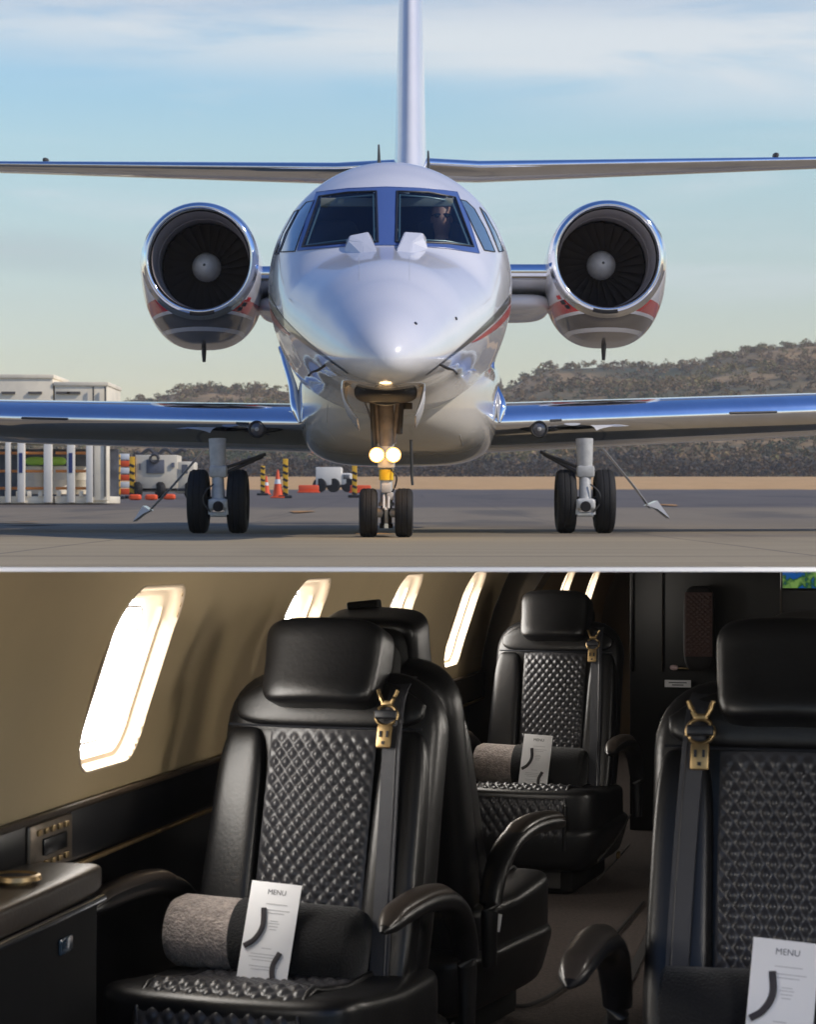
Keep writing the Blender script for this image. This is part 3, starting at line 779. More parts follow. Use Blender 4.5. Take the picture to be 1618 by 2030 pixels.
pl_ = bpy.data.lights.new('taxi_lamp_light', 'POINT'); pl_.energy = 2.6; pl_.color = (1, .55, .22); pl_.shadow_soft_size = .05
plo = bpy.data.objects.new('taxi_lamp_light', pl_); COL.objects.link(plo); plo.parent = ng; plo.location = P(764, 902, 16.72)-jet.location
make('lamp_bracket', box(P(764, 908, 16.95), (.16, .03, .03), .005), M['gear'], ng)
# wheel well and gear doors
well = [(702, 762), (722, 772), (765, 779), (808, 772), (828, 760), (826, 784), (800, 797), (765, 800), (730, 797), (706, 784)]
make('wheel_well', cushion(P(765, 779, 16.62), (.46, 1.1, .145), .7), M['dark'], jet)
make('well_frame', join([tube(curve([P(708, 765, 16.15), P(735, 777, 16.12), P(765, 781, 16.1), P(795, 777, 16.12), P(824, 764, 16.15)], 20), .006, 8), tube(curve([P(712, 785, 16.6), P(765, 800, 16.6), P(820, 784, 16.6)], 16), .018, 8), box(P(745, 790, 16.5), (.10, .2, .05), .01), box(P(790, 788, 16.5), (.08, .2, .05), .01)]), M['gear_dark'], jet)
make('well_light', cushion(P(762, 770, 16.0), (.085, .05, .022), .7), mat('amber_lens', (.75, .50, .22), .15, coat=1), jet)
def door(pts, Y0, Y1, m=None):
    a = curve([P(x, y, Y0) for x, y in pts], 24); b_ = [p+Vector((0, Y1-Y0, -.06)) for p in a]
    w_ = .022
    rings = []
    for i, (p, q) in enumerate(zip(a, b_)):
        t_ = (a[min(i+1, 24)]-a[max(i-1, 0)]).normalized(); nrm = Vector((t_.z, 0, -t_.x)); th = .010+.016*math.sin(math.pi*min(1, i/24*1.0))
        rings.append([p-nrm*th*.5+Vector((0, .02, 0)), p, p+nrm*th*.5+Vector((0, .02, 0)), q+nrm*th*.5, q-nrm*th*.5])
    return make('nose_gear_door', loft(rings, True, True, True), M['paint'], jet, angle=40)
door([(684, 740), (679, 765), (683, 790), (695, 812), (708, 830)], 16.35, 17.2)
door([(838, 740), (841, 765), (837, 790), (829, 812), (824, 824)], 16.35, 17.2)
make('door_hinge_arm', join([tube([P(684, 765, 16.5), P(708, 752, 16.5)], .017, 8), tube([P(838, 765, 16.5), P(812, 752, 16.5)], .017, 8)]), M['gear'], jet)
make('belly_drain_mast', join([tube([P(815, 872, 18.2), P(817, 945, 18.2)], .012, 8), tube([P(816, 935, 18.2), P(818, 962, 18.2)], .016, 8, flat=.7)]), M['gear_dark'], jet)

# ---------------- main gear
YM = 19.4
rM = .272
for side, xs_, cx, brace in ((-1, (394, 472), 433, (520, 905)), (1, (1121.5, 1198), 1161, (1078, 900))):
    mg = bpy.data.objects.new('main_gear', None); COL.objects.link(mg); mg.parent = jet
    for px in xs_: wheel(Vector((pm(px, YM), YM, rM)), rM, .168, mg)
    X = pm(cx, YM)
    def V3(px, py, Y=YM): return P(px, py, Y)
    make('strut', join([tube([V3(cx-2, 870, YM-.1), V3(cx-1, 945, YM-.12)], [.075, .062], 20), tube([V3(cx-1, 940, YM-.12), V3(cx, 995, YM-.2)], [.05, .055], 20), box(V3(cx+side*0, 935, YM-.14), (.15, .1, .10), .02)]), M['gear'], mg, angle=30)
    make('trailing_link', join([box(V3(cx, 1000, YM-.22), (.165, .12, .10), .03, seg=3), tube([V3(cx-16, 990, YM-.24), V3(cx-16, 1020, YM-.24)], .018, 10), tube([V3(cx+16, 990, YM-.24), V3(cx+16, 1020, YM-.24)], .018, 10), tube([V3(cx-16, 1020, YM-.24), V3(cx+16, 1020, YM-.24)], .022, 10)]), M['gear'], mg, angle=30)
    make('hub', lathe([(-.03, .045), (-.05, .038), (-.05, .001)], V3(cx, 1004, YM-.27), (0, 1, 0), 24, True, False), M['dark'], mg)
    make('axle', tube([Vector((pm(xs_[0], YM), YM, rM)), Vector((pm(xs_[1], YM), YM, rM))], .04, 16), M['gear_dark'], mg)
    make('side_brace', join([tube([V3(brace[0], brace[1], YM+.1), V3(cx-side*14, 938, YM-.1)], .016, 10), tube([V3(brace[0]-side*6, brace[1]-4, YM+.1), V3(cx-side*12, 928, YM-.1)], .014, 10)]), M['gear_dark'], mg)
    make('brake_line', tube(curve([V3(cx+side*10, 960, YM-.22), V3(cx+side*26, 975, YM-.26), V3(cx+side*30, 995, YM-.26), V3(cx+side*16, 1015, YM-.26)], 16), .007, 8), M['gear_dark'], mg)
    # the outer leg door, seen almost edge on
    if side < 0: dp = [(402, 892), (330, 974), (296, 1010)]; tip = [(300, 1009), (283, 1013), (263, 1034)]
    else: dp = [(1198, 890), (1256, 960), (1290, 1006)]; tip = [(1286, 1005), (1304, 1003), (1329, 1028)]
    a = curve([P(x, y, YM) for x, y in dp], 10)
    rings = []
    for p in a:
        n_ = Vector((.7, 0, side*.7*-1)) * .012
        rings.append([p-n_, p+n_, p+n_+Vector((0, .22, -.0)), p-n_+Vector((0, .22, 0))])
    gd = make('gear_door', loft(rings, True, True, True), M['paint'], mg, angle=30)
    tp = [P(x, y, YM) for x, y in tip]
    n_ = Vector((.5, 0, -side*.5))
    V = []
    for dy in (0, .3):
        V += [tp[0]-n_*.025+Vector((0, dy, 0)), tp[1]+Vector((0, dy, .045)), tp[2]+Vector((0, dy, 0)), tp[1]+Vector((0, dy, -.025))]
    Fc = [(3, 2, 1, 0), (4, 5, 6, 7)]+[(i, (i+1) % 4, 4+(i+1) % 4, 4+i) for i in range(4)]
    make('door_foot', (V, Fc), M['paint'], mg, angle=20)

# ---------------- pilot
def person_mesh():
    rings = []
    # waist to crown; x/y radii and offsets in metres, origin at the eyes
    prof = [(-.62, .17, .11, 0), (-.45, .18, .115, 0), (-.34, .205, .12, 0), (-.27, .20, .105, 0), (-.235, .14, .085, 0), (-.205, .075, .07, .01), (-.165, .055, .06, .015), (-.135, .056, .064, .01), (-.105, .062, .082, -.008), (-.075, .068, .092, -.014), (-.035, .072, .096, -.012), (.0, .075, .098, -.006), (.04, .078, .102, 0), (.075, .076, .10, .004), (.105, .064, .085, .008), (.125, .042, .058, .01), (.134, .012, .018, .01)]
    for z, rx, ry, oy in prof:
        ring = []
        for k in range(32):
            a = 2*math.pi*k/32; x = rx*math.cos(a); y = ry*math.sin(a)+oy
            if -.06 < z < .01 and math.sin(a) < -.9: y -= .022*(1-abs(z+.03)/.04*.5)   # nose
            if abs(z+.075) < .01 and math.sin(a) < -.85: y -= .004
            ring.append(Vector((x, y, z)))
        rings.append(ring)
    arms = []
    for s in (-1, 1):
        arms.append(tube([(s*.19, 0, -.30), (s*.235, -.02, -.40), (s*.245, -.06, -.52), (s*.20, -.22, -.56), (s*.14, -.36, -.52)], [.055, .05, .043, .036, .028], 14))
        for q in range(4):
            arms.append(tube([(s*.14+q*.014-.02, -.36, -.52), (s*.13+q*.014-.02, -.41, -.50), (s*.12+q*.012-.02, -.43, -.52)], [.009, .008, .006], 6))
        arms.append(tube([(s*.12, -.35, -.51), (s*.10, -.38, -.50)], [.009, .007], 6))
    ears = [cushion((s*.078, .01, -.015), (.018, .03, .055), .8, nu=8, nv=12) for s in (-1, 1)]
    return join([loft(rings, True, True, True)]+arms+ears)
pp = P(876, 432, 18.25)
pilot = thing('person', 'pilot in dark shirt and sunglasses behind the right windshield pane', 'person', pp)
make('body', person_mesh(), M['skin'], pilot, world_verts=False, angle=None)
sh = [[Vector((rx*math.cos(a), ry*math.sin(a), z)) for a in [2*math.pi*k/32 for k in range(32)]] for z, rx, ry in ((-.63, .18, .12), (-.45, .19, .125), (-.34, .215, .13), (-.27, .21, .115), (-.23, .15, .095), (-.20, .09, .08), (-.185, .075, .072))]
slv = [tube([(s*.19, 0, -.29), (s*.24, -.02, -.40), (s*.25, -.06, -.53)], [.066, .060, .052], 14) for s in (-1, 1)]
make('shirt', join([loft(sh, True, True, False)]+slv), M['shirt'], pilot, world_verts=False)
make('hair', cushion((0, .025, .075), (.165, .185, .14), .9, fn=lambda p: Vector((p.x, p.y, max(p.z, -.03-.3*max(0, p.y))))), M['hair'], pilot, world_verts=False)
make('sunglasses', join([cushion((-.032, -.105, .004), (.056, .02, .036), .6, nu=10, nv=16), cushion((.032, -.105, .004), (.056, .02, .036), .6, nu=10, nv=16), tube([(-.06, -.10, .012), (-.08, -.02, .010)], .004, 6), tube([(.06, -.10, .012), (.08, -.02, .010)], .004, 6), tube([(-.02, -.108, .01), (.02, -.108, .01)], .004, 6)]), M['glasses'], pilot, world_verts=False)
#@@BG
# ================================================================== BACKGROUND EQUIPMENT
M['cream'] = mat('cream_metal', (.86, .77, .60), .5, var=.08, var_scale=2)
M['orange'] = mat('orange_rail', (.70, .26, .06), .5)
M['navy'] = mat('navy_label', (.02, .04, .16), .5)
M['white'] = mat('white_paint_far', (.80, .76, .68), .5, var=.05, var_scale=2)
M['gpu'] = mat('cart_paint', (.66, .60, .48), .5, var=.06, var_scale=3)
M['dgrey'] = mat('dark_grey', (.05, .05, .055), .6)
M['cone'] = mat('cone_orange', (.85, .10, .02), .5)
M['refl'] = mat('reflective_white', (.8, .8, .8), .4)
M['byellow'] = mat('post_yellow', (.75, .42, .02), .5)
M['hivis'] = mat('hivis', (.45, .80, .10), .6)
M['mottled_grey'] = mat('mottled_blue_grey', (.12, .13, .16), .8, var=.4, var_scale=2)  # mottled dark blue-grey for bay backs and cart panels
M['louvre'] = mat('louvre', (.12, .11, .10), .6)
def G(px, Y): return Vector((pm(px, Y), Y, ground_z(Y)))
# two storage containers
def container(x0, x1, ytop, Y, label):
    t_ = thing('storage_container', label, 'container', G((x0+x1)/2, Y), group='storage containers at the apron edge')
    X0, X1 = pm(x0, Y), pm(x1, Y); zb = ground_z(Y); zt = zm(ytop, Y); zc = zb+1.55; D = 2.6
    make('upper_body', join([box(((X0+X1)/2, Y+D/2, (zc+zt)/2), (X1-X0-.03, D, zt-zc), .02)]), M['cream'], t_, angle=30)
    make('roof_edge', box(((X0+X1)/2, Y+D/2, zt-.03), (X1-X0+.02, D+.06, .10), .01), M['cream'], t_, angle=30)
    make('base', join([box(((X0+X1)/2, Y+D/2, zb+.12), (X1-X0-.04, D-.02, .18), .01)]+[box((X0+.12+k*.28, Y+.02, zb+.27), (.10, .1, .14), .005) for k in range(int((X1-X0)/.28))]), M['cream'], t_, angle=30)
    make('back_panel', box(((X0+X1)/2, Y+D-.1, (zb+zc)/2), (X1-X0-.1, .1, zc-zb-.2)), M['mottled_grey'], t_)
    return t_, X0, X1, zb, zc, zt
ups = [(12, 22, 0), (36, 50, 1), (88, 104, 0), (134, 149, 1), (172, 185, 0)]
Yc = 57
for (x0, x1, yt, lab) in ((-62, 106, 744, 'taller cream storage container, the left one, with open racked bays'), (107, 214, 759, 'lower cream storage container, the right one, beside striped posts')):
    t_, X0, X1, zb, zc, zt = container(x0, x1, yt, Yc, lab)
    for a, b_, blue in [(-50, -36, 0), (-14, -2, 0)]+ups:
        if not (x0-1 <= a and b_ <= x1): continue
        xa, xb = pm(a, Yc), pm(b_, Yc)
        ob = make('upright', box(((xa+xb)/2, Yc-.04, (zb+zc)/2+.1), (xb-xa, .18, zc-zb+.1), .01), M['white'], t_, angle=30)
        if blue: make('blue_label', box(((xa+xb)/2, Yc-.135, zm(918, Yc)), ((xb-xa)*.5, .01, .50)), M['navy'], ob)
    for yy in (898, 934, 968):
        make('cross_rail', tube([Vector((X0+.03, Yc+.1, zm(yy, Yc))), Vector((X1-(.35 if x1 > 200 else .03), Yc+.1, zm(yy, Yc)))], .035, 8), M['orange'], t_)
    for k, a in enumerate((3, 56, 111) if x1 < 120 else (111, 132)):
        if a+32 > x1 and x1 < 120: continue
        make('vent', box((pm(a+14, Yc), Yc-.02, zm(779, Yc)), (.34, .05, .06)), M['louvre'], t_)
    if x1 > 200:
        make('end_panel', box((X1-.19, Yc+.2, (zb+zc)/2+.1), (.36, .5, zc-zb), .01), M['cream'], t_, angle=30)
        make('door_bar', join([tube([Vector((X1-.36, Yc-.07, zb+.2)), Vector((X1-.36, Yc-.07, zt-.1))], .02, 8), tube([Vector((X1-.06, Yc-.07, zb+.2)), Vector((X1-.06, Yc-.07, zt-.1))], .02, 8)]), M['dgrey'], t_)
    # stored drums inside
for k, (px, m_) in enumerate(((66, 'white'), (118, 'white'), (160, 'gpu'))):
    g0 = G(px, Yc+1.3); ob = make('stored_drum', lathe([(.25, .24), (.26, .27), (.60, .27), (.62, .28), (.64, .27), (.95, .27), (.97, .2)], g0, (0, 0, 1), 24), M[m_]); tag(ob, ['pale drum stored inside the taller container', 'pale drum stored in the first bay of the lower container', 'grey drum stored in the last bay of the lower container'][k], 'drum', 'drums stored in the containers')
for k, px in enumerate((70, 112)):
    g0 = G(px, Yc+1.25); ob = make('folded_vest', cushion(g0+Vector((0, 0, 1.1)), (.5, .3, .22), .7), M['hivis']); tag(ob, ['lime hi-vis bundle on the drum in the taller container', 'lime hi-vis bundle on the drum in the lower container'][k], 'safety vest', 'hi-vis bundles in the containers')
# striped delineator posts
def post(px, Y, h, label, top=None):
    t_ = thing('striped_post', label, 'post', G(px, Y), group='yellow and black striped posts')
    g0 = G(px, Y)
    make('pole', box(g0+Vector((0, 0, h/2)), (.17, .17, h), .01), M['byellow'], t_)
    n = int(h/.24)
    for k in range(n):
        make('black_band', box(g0+Vector((0, 0, .14+k*.24)), (.176, .176, .09), 0, Matrix.Rotation(R(24), 3, 'Y')), M['seal'], t_)
    make('rubber_foot', box(g0+Vector((0, 0, .05)), (.46, .46, .10), .03), M['seal'], t_, angle=30)
post(233, 74, 1.45, 'striped post just right of the container end'); post(262, 76, 1.40, 'striped post at the left edge of the power cart')
post(566, 78, 1.35, 'striped post right beside the orange cone'); post(521, 92, 1.2, 'shorter striped post left of the orange cone')
post(703, 80, 1.15, 'striped post behind the nose wheels')
# cones
def cone(px, Y, h, label, grp='traffic cones on the apron'):
    g0 = G(px, Y); t_ = thing('traffic_cone', label, 'traffic cone', g0, group=grp)
    make('base', box(g0+Vector((0, 0, .03)), (h*.5, h*.5, .05), .01), M['cone'], t_)
    make('cone_body', lathe([(.05, h*.20), (h*.55, h*.115), (h*.98, h*.04), (h, h*.02)], g0, (0, 0, 1), 24), M['cone'], t_)
    make('white_band', lathe([(h*.50, h*.129), (h*.66, h*.099)], g0, (0, 0, 1), 24, False, False), M['refl'], t_)
cone(551, 78, .98, 'bright orange cone standing just left of a striped post'); cone(528, 95, .8, 'smaller orange cone half behind the shorter striped post')
# orange-white barricade panel stack
bt = thing('safety_barrier', 'red and white barricade beside the striped post', 'barrier', G(247, 78))
g0 = G(247, 78)
for k in range(6):
    make('barrier_panel', box(g0+Vector((0, 0, .22+k*.24)), (.34, .10, .20), .01), M['cone' if k % 2 == 0 else 'refl'], bt)
make('leg', join([box(g0+Vector((-.19, 0, .75)), (.04, .06, 1.5)), box(g0+Vector((.19, 0, .75)), (.04, .06, 1.5))]), M['dgrey'], bt)
# low orange weights
for k, (px, Y) in enumerate(((268, 70), (300, 70), (336, 72))):
    ob = make('wheel_chock', cushion(G(px, Y)+Vector((0, 0, .09)), (.38, .3, .18), .5), M['cone']); tag(ob, ['orange chock nearest the barricade', 'orange chock below the middle of the power cart', 'orange chock below the right end of the power cart'][k], 'wheel chock', 'orange chocks by the power cart')
# ground power cart
gp = thing('ground_power_cart', 'boxy pale grey ground power cart with a hose coiled on top', 'service cart', G(322, 76))
def Q(px, py, Y=76): return P(px, py, Y)
make('body', join([box((pm(310, 76), 76.7, (zm(902, 76)+zm(975, 76))/2), (pm(352, 76)-pm(268, 76), 1.4, zm(902, 76)-zm(975, 76)), .04)]), M['gpu'], gp, angle=30)
make('engine_hood', join([box((pm(366, 76), 76.7, (zm(915, 76)+zm(978, 76))/2), (pm(385, 76)-pm(348, 76), 1.3, zm(915, 76)-zm(978, 76)), .05)]), M['gpu'], gp, angle=30)
make('control_panel', join([box(Q(308, 925, 75.97), (.60, .04, .45), .005), box(Q(277, 925, 75.97), (.06, .04, .22)), box(Q(343, 922, 75.97), (.10, .04, .16)), box(Q(366, 930, 75.97), (.2, .04, .3))]), M['mottled_grey'], gp)
make('cable_hose', join([tube(curve([Q(270+i*9, 896+5*math.sin(i*1.7), 76.3) for i in range(12)], 60), .06, 8), tube([Q(306+8*math.cos(a), 909+8*math.sin(a), 75.9) for a in [i*.5 for i in range(14)]], .05, 8)]), M['dgrey'], gp)
for px in (272, 318, 376):
    make('wheel', lathe([(-.1, .2), (-.1, .25), (-.06, .28), (.06, .28), (.1, .25), (.1, .2)], G(px, 76)+Vector((0, -.05, .28)), (1, .55, 0), 28), M['rubber'], gp)
make('chassis', box((pm(325, 76), 76.6, ground_z(76)+.30), (1.9, 1.2, .10), .01), M['dgrey'], gp)
# white tow truck body beyond the nose wheels
tk = thing('box_truck', 'small white box truck parked far behind the nose wheels', 'truck', G(660, 118))
Yt = 118
def bx(x0, x1, y0, y1, Y, d, bev=.04): return box(((pm(x0, Y)+pm(x1, Y))/2, Y+d/2, (zm(y0, Y)+zm(y1, Y))/2), (pm(x1, Y)-pm(x0, Y), d, zm(y0, Y)-zm(y1, Y)), bev)
make('cargo_box', bx(626, 677, 926, 962, Yt, 2.2), M['white'], tk, angle=30)
make('cab', join([bx(676, 698, 938, 962, Yt, 2.0, .1)]), M['white'], tk, angle=30)
make('windscreen', bx(680, 693, 941, 950, Yt-.02, .05, .01), M['lens'], tk)
make('chassis', bx(628, 698, 961, 966, Yt+.2, 1.6, .01), M['dgrey'], tk)
for px in (634, 661, 690):
    make('wheel', lathe([(-.12, .2), (-.12, .33), (-.07, .37), (.07, .37), (.12, .33), (.12, .2)], G(px, Yt)+Vector((0, .1, .37)), (.25, 1, 0), 28), M['rubber'], tk)
for k, (px, Y) in enumerate(((715, 110), (612, 112))):
    ob = make('low_barrier', join([box(G(px, Y)+Vector((0, 0, .22)), (1.0, .25, .32), .05), box(G(px, Y)+Vector((0, 0, .04)), (1.1, .4, .08), .02)]), M['cone']); tag(ob, ['low orange barrier just right of the far truck', 'low orange barrier just left of the far truck'][k], 'barrier', 'low orange barriers')
#@@CABIN
# ================================================================== CABIN (cutaway, in its own frame: l right, d forward, u up from eye height)
FL = -1.32
def CD(px, py, d):
    r = Vector(((px-809)/F, 1, (1000-py)/F)); t_ = d/r.dot(E_D); return Vector((t_*r.dot(E_L), d, t_*r.dot(E_U)))
def leather(name, col, rough=.33, bump=.12, coat=.0):
    return mat(name, col, rough, bump=bump, bump_scale=120, var=.15, var_scale=6, coat=coat, spec=.5)
M['leather'] = leather('black_leather', (.006, .006, .007), .37, .05)
M['leather2'] = leather('black_quilted_leather', (.034, .034, .039), .36, .05)
M['plastic'] = mat('black_plastic', (.006, .006, .006), .75, spec=.2, var=.1, var_scale=5)
M['gloss'] = mat('black_lacquer', (.004, .004, .005), .28)
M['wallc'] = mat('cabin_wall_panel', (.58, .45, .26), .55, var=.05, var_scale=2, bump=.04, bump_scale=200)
M['reveal'] = mat('window_reveal', (.62, .51, .38), .4)
M['gold'] = mat('brushed_gold', (.42, .30, .15), .42, metal=1, var=.1, var_scale=40)
M['belt'] = mat('seat_belt', (.04, .042, .052), .45, bump=.3, bump_scale=400, stretch=(1, 1, 12))
M['card'] = mat('card_paper', (.86, .86, .88), .6)
M['ink'] = mat('card_ink', (.16, .16, .18), .7)
M['inkpale'] = mat('pale_print', (.55, .55, .57), .7)
M['elastic'] = mat('elastic_loop', (.035, .03, .035), .6)
M['wool'] = mat('grey_wool', (.40, .34, .31), .95, bump=1.0, bump_scale=160, var=.28, var_scale=60, sheen=.4)
M['sleeve'] = mat('black_felt', (.010, .010, .011), .9, bump=.5, bump_scale=200, sheen=.15)
M['carpet'] = mat('carpet', (.07, .053, .046), .95, bump=1.0, bump_scale=260, var=.35, var_scale=90)
M['tan'] = leather('tan_trim', (.045, .030, .018), .42)
M['armtop'] = leather('arm_pad_leather', (.045, .036, .030), .30, .02)
M['ceil'] = mat('cabin_ceiling', (.05, .045, .04), .9)
M['bulk'] = mat('dark_bulkhead', (.003, .003, .003), .35)
M['pane'] = mat('bright_window', (.9, .9, .9), .3, emit=(1, .95, .88), emit_s=17.0)
M['pane_right'] = mat('right_window_glow', (.9, .9, .9), .3, emit=(1.0, .93, .84), emit_s=23.0)  # unseen right-side panes, added to light the left wall
M['gasket'] = mat('window_gasket', (.30, .30, .31), .5)
M['reddish'] = mat('brown_quilt', (.05, .018, .013), .5)
def CV(vf): return ([MC @ Vector(v) for v in vf[0]], vf[1])
# ceiling plane in world: under the lid
CE0 = Vector((0, 3.5, LIPB)); CEN = Vector((0, .028, 1)).normalized()
def trim(o):
    me = o.data; bm = bmesh.new(); bm.from_mesh(me)
    r = o
    while r.parent: r = r.parent
    off = r.location if o.parent else Vector((0, 0, 0))
    bmesh.ops.bisect_plane(bm, geom=bm.verts[:]+bm.edges[:]+bm.faces[:], plane_co=CE0-off-Vector((0, 0, .001)), plane_no=CEN, clear_outer=True)
    bm.to_mesh(me); bm.free()
def lid(x, y): return Vector((x, y, LIPB-.0005-.028*(y-3.5)))
cv = [lid(-4, 3.534), lid(4, 3.534), lid(4, 9.2), lid(-4, 9.2), lid(1, 9.2), lid(6, 20), lid(-1, 20)]
make('cabin_ceiling', ([lid(-4, 3.54), lid(4, 3.54), lid(7, 19), lid(-4, 19)], [(0, 1, 2, 3)]), M['ceil'], kind='structure', smooth=False, angle=None)

prof = [(-1.30, .16), (-1.345, .08), (-1.39, 0), (-1.43, -.08), (-1.47, -.17), (-1.505, -.26), (-1.53, -.35), (-1.55, -.44), (-1.562, -.53)]
def wl_(u):
    pts = [(b, a) for a, b in prof][::-1]
    return interp(pts, u)[0]
WIN = [1.73, 3.24, 4.75, 6.26, 7.77, 9.28]; WIN2 = [11.25, 12.7, 14.15]  # first window is out of view, added to light the near seat
def inwin(d, u, ws, gx=0):
    for c in ws:
        x = abs(d-c); y = abs(u+.27); a, b_, r = .22+gx, .195+gx, .095+gx
        if x < a and y < b_ and not (x > a-r and y > b_-r and math.hypot(x-(a-r), y-(b_-r)) > r): return True
    return False
def rrect(a, b_, r, n=10):
    out = []
    for sx, sy, a0 in ((1, 1, 0), (-1, 1, 90), (-1, -1, 180), (1, -1, 270)):
        for k in range(n+1):
            an = R(a0+90*k/n); out.append((sx*(a-r)+r*math.cos(an), sy*(b_-r)+r*math.sin(an)))
    return out
def side_wall(d0, d1, ws, name, label, lmat, group):
    t_ = thing(name, label, 'wall', C(-1.56, d0, -.5))
    ds = [d0+(d1-d0)*i/int((d1-d0)/.012) for i in range(int((d1-d0)/.012)+1)]; us = [-.53+.69*k/56 for k in range(57)]
    V = [C(wl_(u), d, u) for d in ds for u in us]; Fc = []; n = len(us)
    for i in range(len(ds)-1):
        for k in range(n-1):
            if inwin((ds[i]+ds[i+1])/2, (us[k]+us[k+1])/2, ws): continue
            Fc.append((i*n+k, i*n+k+1, (i+1)*n+k+1, (i+1)*n+k))
    pnl = make('wall_panel', (V, Fc), lmat, t_, angle=None); trim(pnl)
    for c in ws:
        loops = []
        for gx, dep in ((.006, .002), (.004, -.003), (.0, -.002), (-.006, .014), (-.010, .030), (-.020, .034), (-.022, .050), (-.028, .056), (-.030, .078)):
            loops.append([C(wl_(-.27+y)-dep*1.0, c+x, -.27+y) for x, y in rrect(.22+gx, .195+gx, .095+gx*.6)])
        V, Fc = loft(loops, True, False, False)
        rv_ = make('window_frame', (V, Fc), M['reveal'], t_, angle=50); trim(rv_)
        pn = rrect(.163, .153, .045); V = [C(wl_(-.27+y)-.076, c+x, -.27+y) for x, y in pn]
        V2 = []; 
        # pane as a strip grid following the wall's curve
        rows = [-.170+.340*k/12 for k in range(13)]; V = []; Fc = []
        for y in rows:
            hw = .195 if abs(y) < .10 else .195-.07+math.sqrt(max(0, .07**2-(abs(y)-.10)**2))
            V += [C(wl_(-.27+y)-.074, c-hw, -.27+y), C(wl_(-.27+y)-.074, c+hw, -.27+y)]
        for k in range(12): Fc.append((2*k, 2*k+1, 2*k+3, 2*k+2))
        gk = rrect(.172, .150, .055, 6); gk.append(gk[0])
        gko = make('window_gasket', tube([C(wl_(-.27+y)-.070, c+x, -.27+y) for x, y in gk], .0035, 8), M['gasket'], rv_); trim(gko)
        po = make('window_pane', (V, Fc), M['pane'], rv_, angle=None); trim(po)
    return t_
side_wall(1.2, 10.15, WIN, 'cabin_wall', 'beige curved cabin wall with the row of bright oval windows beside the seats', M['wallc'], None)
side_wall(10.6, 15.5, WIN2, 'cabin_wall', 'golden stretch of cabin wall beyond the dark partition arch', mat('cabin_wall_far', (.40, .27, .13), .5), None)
# outside skin behind the panels keeps daylight out
ov = [C(-1.72, 2.9, .3), C(-1.72, 16, .3), C(-1.72, 16, FL-.1), C(-1.72, 2.9, FL-.1)]
o = make('cabin_outer_skin', (ov, [(0, 1, 2, 3)]), M['ceil'], kind='structure', smooth=False, angle=None); trim(o)
# partition arch
ar = []
for u, li in [(.2, -1.12), (.1, -1.17), (0, -1.225), (-.1, -1.28), (-.2, -1.34), (-.3, -1.38), (-.4, -1.41), (-.55, -1.43), (FL, -1.43)]:
    ar.append([Vector((-1.70, 10.16, u)), Vector((li, 10.16, u)), Vector((li-.02, 10.6, u)), Vector((-1.70, 10.6, u))])
pa = tag(make('partition_arch', CV(loft(ar, True, True, True)), mat('arch_veneer', (.022, .014, .009), .3, coat=.3), angle=30), 'dark curved partition arch between the beige and golden wall sections', 'partition'); trim(pa)
# side ledge below the windows
sl_ = thing('side_ledge', 'glossy black side ledge with a thin gold line under the cabin windows', 'ledge', C(-1.56, 5, -.55))
make('ledge_top', CV(box((-1.61, 6.5, -.585), (.13, 7.3, .115), .012)), M['gloss'], sl_, angle=30)
make('gold_trim', CV(box((-1.548, 6.5, -.650), (.014, 7.3, .010), .003)), M['gold'], sl_)
make('lower_panel', CV(box((-1.67, 6.5, -.99), (.10, 7.3, .66), .0)), M['gloss'], sl_)
make('upper_trim', CV(tube([Vector((-1.545, 2.9, -.528)), Vector((-1.545, 10.14, -.528))], .008, 8)), M['tan'], sl_)
sw = thing('control_panel', 'bronze switch plate set into the black side ledge', 'control panel', C(-1.5, 4.3, -.58))
make('plate', CV(box((-1.541, 4.35, -.584), (.012, .25, .098), .006)), mat('bronze_plate', (.20, .16, .12), .35, metal=.6, var=.2, var_scale=30), sw, angle=30)
make('display', CV(box((-1.533, 4.36, -.584), (.006, .14, .034), .004)), M['gloss'], sw)
for k in range(5):
    make('button', CV(box((-1.533, 4.27+.04*k, -.553), (.006, .022, .012), .002)), M['gold'], sw)
    make('button', CV(box((-1.533, 4.27+.04*k, -.616), (.006, .022, .012), .002)), M['gold'], sw)
# console armrest at the wall
co = thing('side_console', 'tan topped console with cup holders and an edge highlight built as a bright strip at the wall', 'console', C(-1.47, 3.9, FL))
make('cabinet', CV(box((-1.49, 3.62, -1.02), (.17, 1.28, .72), .02)), M['plastic'], co, angle=30)
make('console_top', CV(cushion((-1.485, 3.64, -.635), (.19, 1.34, .06), .32)), M['tan'], co)
for k, dd in enumerate((3.72, 3.96)):
    make('cup_holder', CV(lathe([(-.03, .030), (.0, .034), (.006, .042), (.004, .048), (-.004, .05)], (-1.47, dd, -.594), (0, 0, 1), 32, True, False)), M['gold'], co)
    make('cup_holder_lining', CV(lathe([(.003, .033), (.0035, .001)], (-1.47, dd, -.594), (0, 0, 1), 24, True, False)), M['dark'], co)
make('edge_highlight', CV(tube([Vector((-1.388, 3.1, -.668)), Vector((-1.388, 4.22, -.668))], .009, 12, flat=.8)), M['chrome'], co)  # chrome strip stands in for the reflection along the glossy edge
make('blue_reflection', CV(box((-1.402, 4.05, -.73), (.006, .07, .03), .004)), mat('blue_reflection_gloss', (.04, .07, .10), .15, coat=1), co)  # blue reflection on the cabinet, built as a small glossy plate
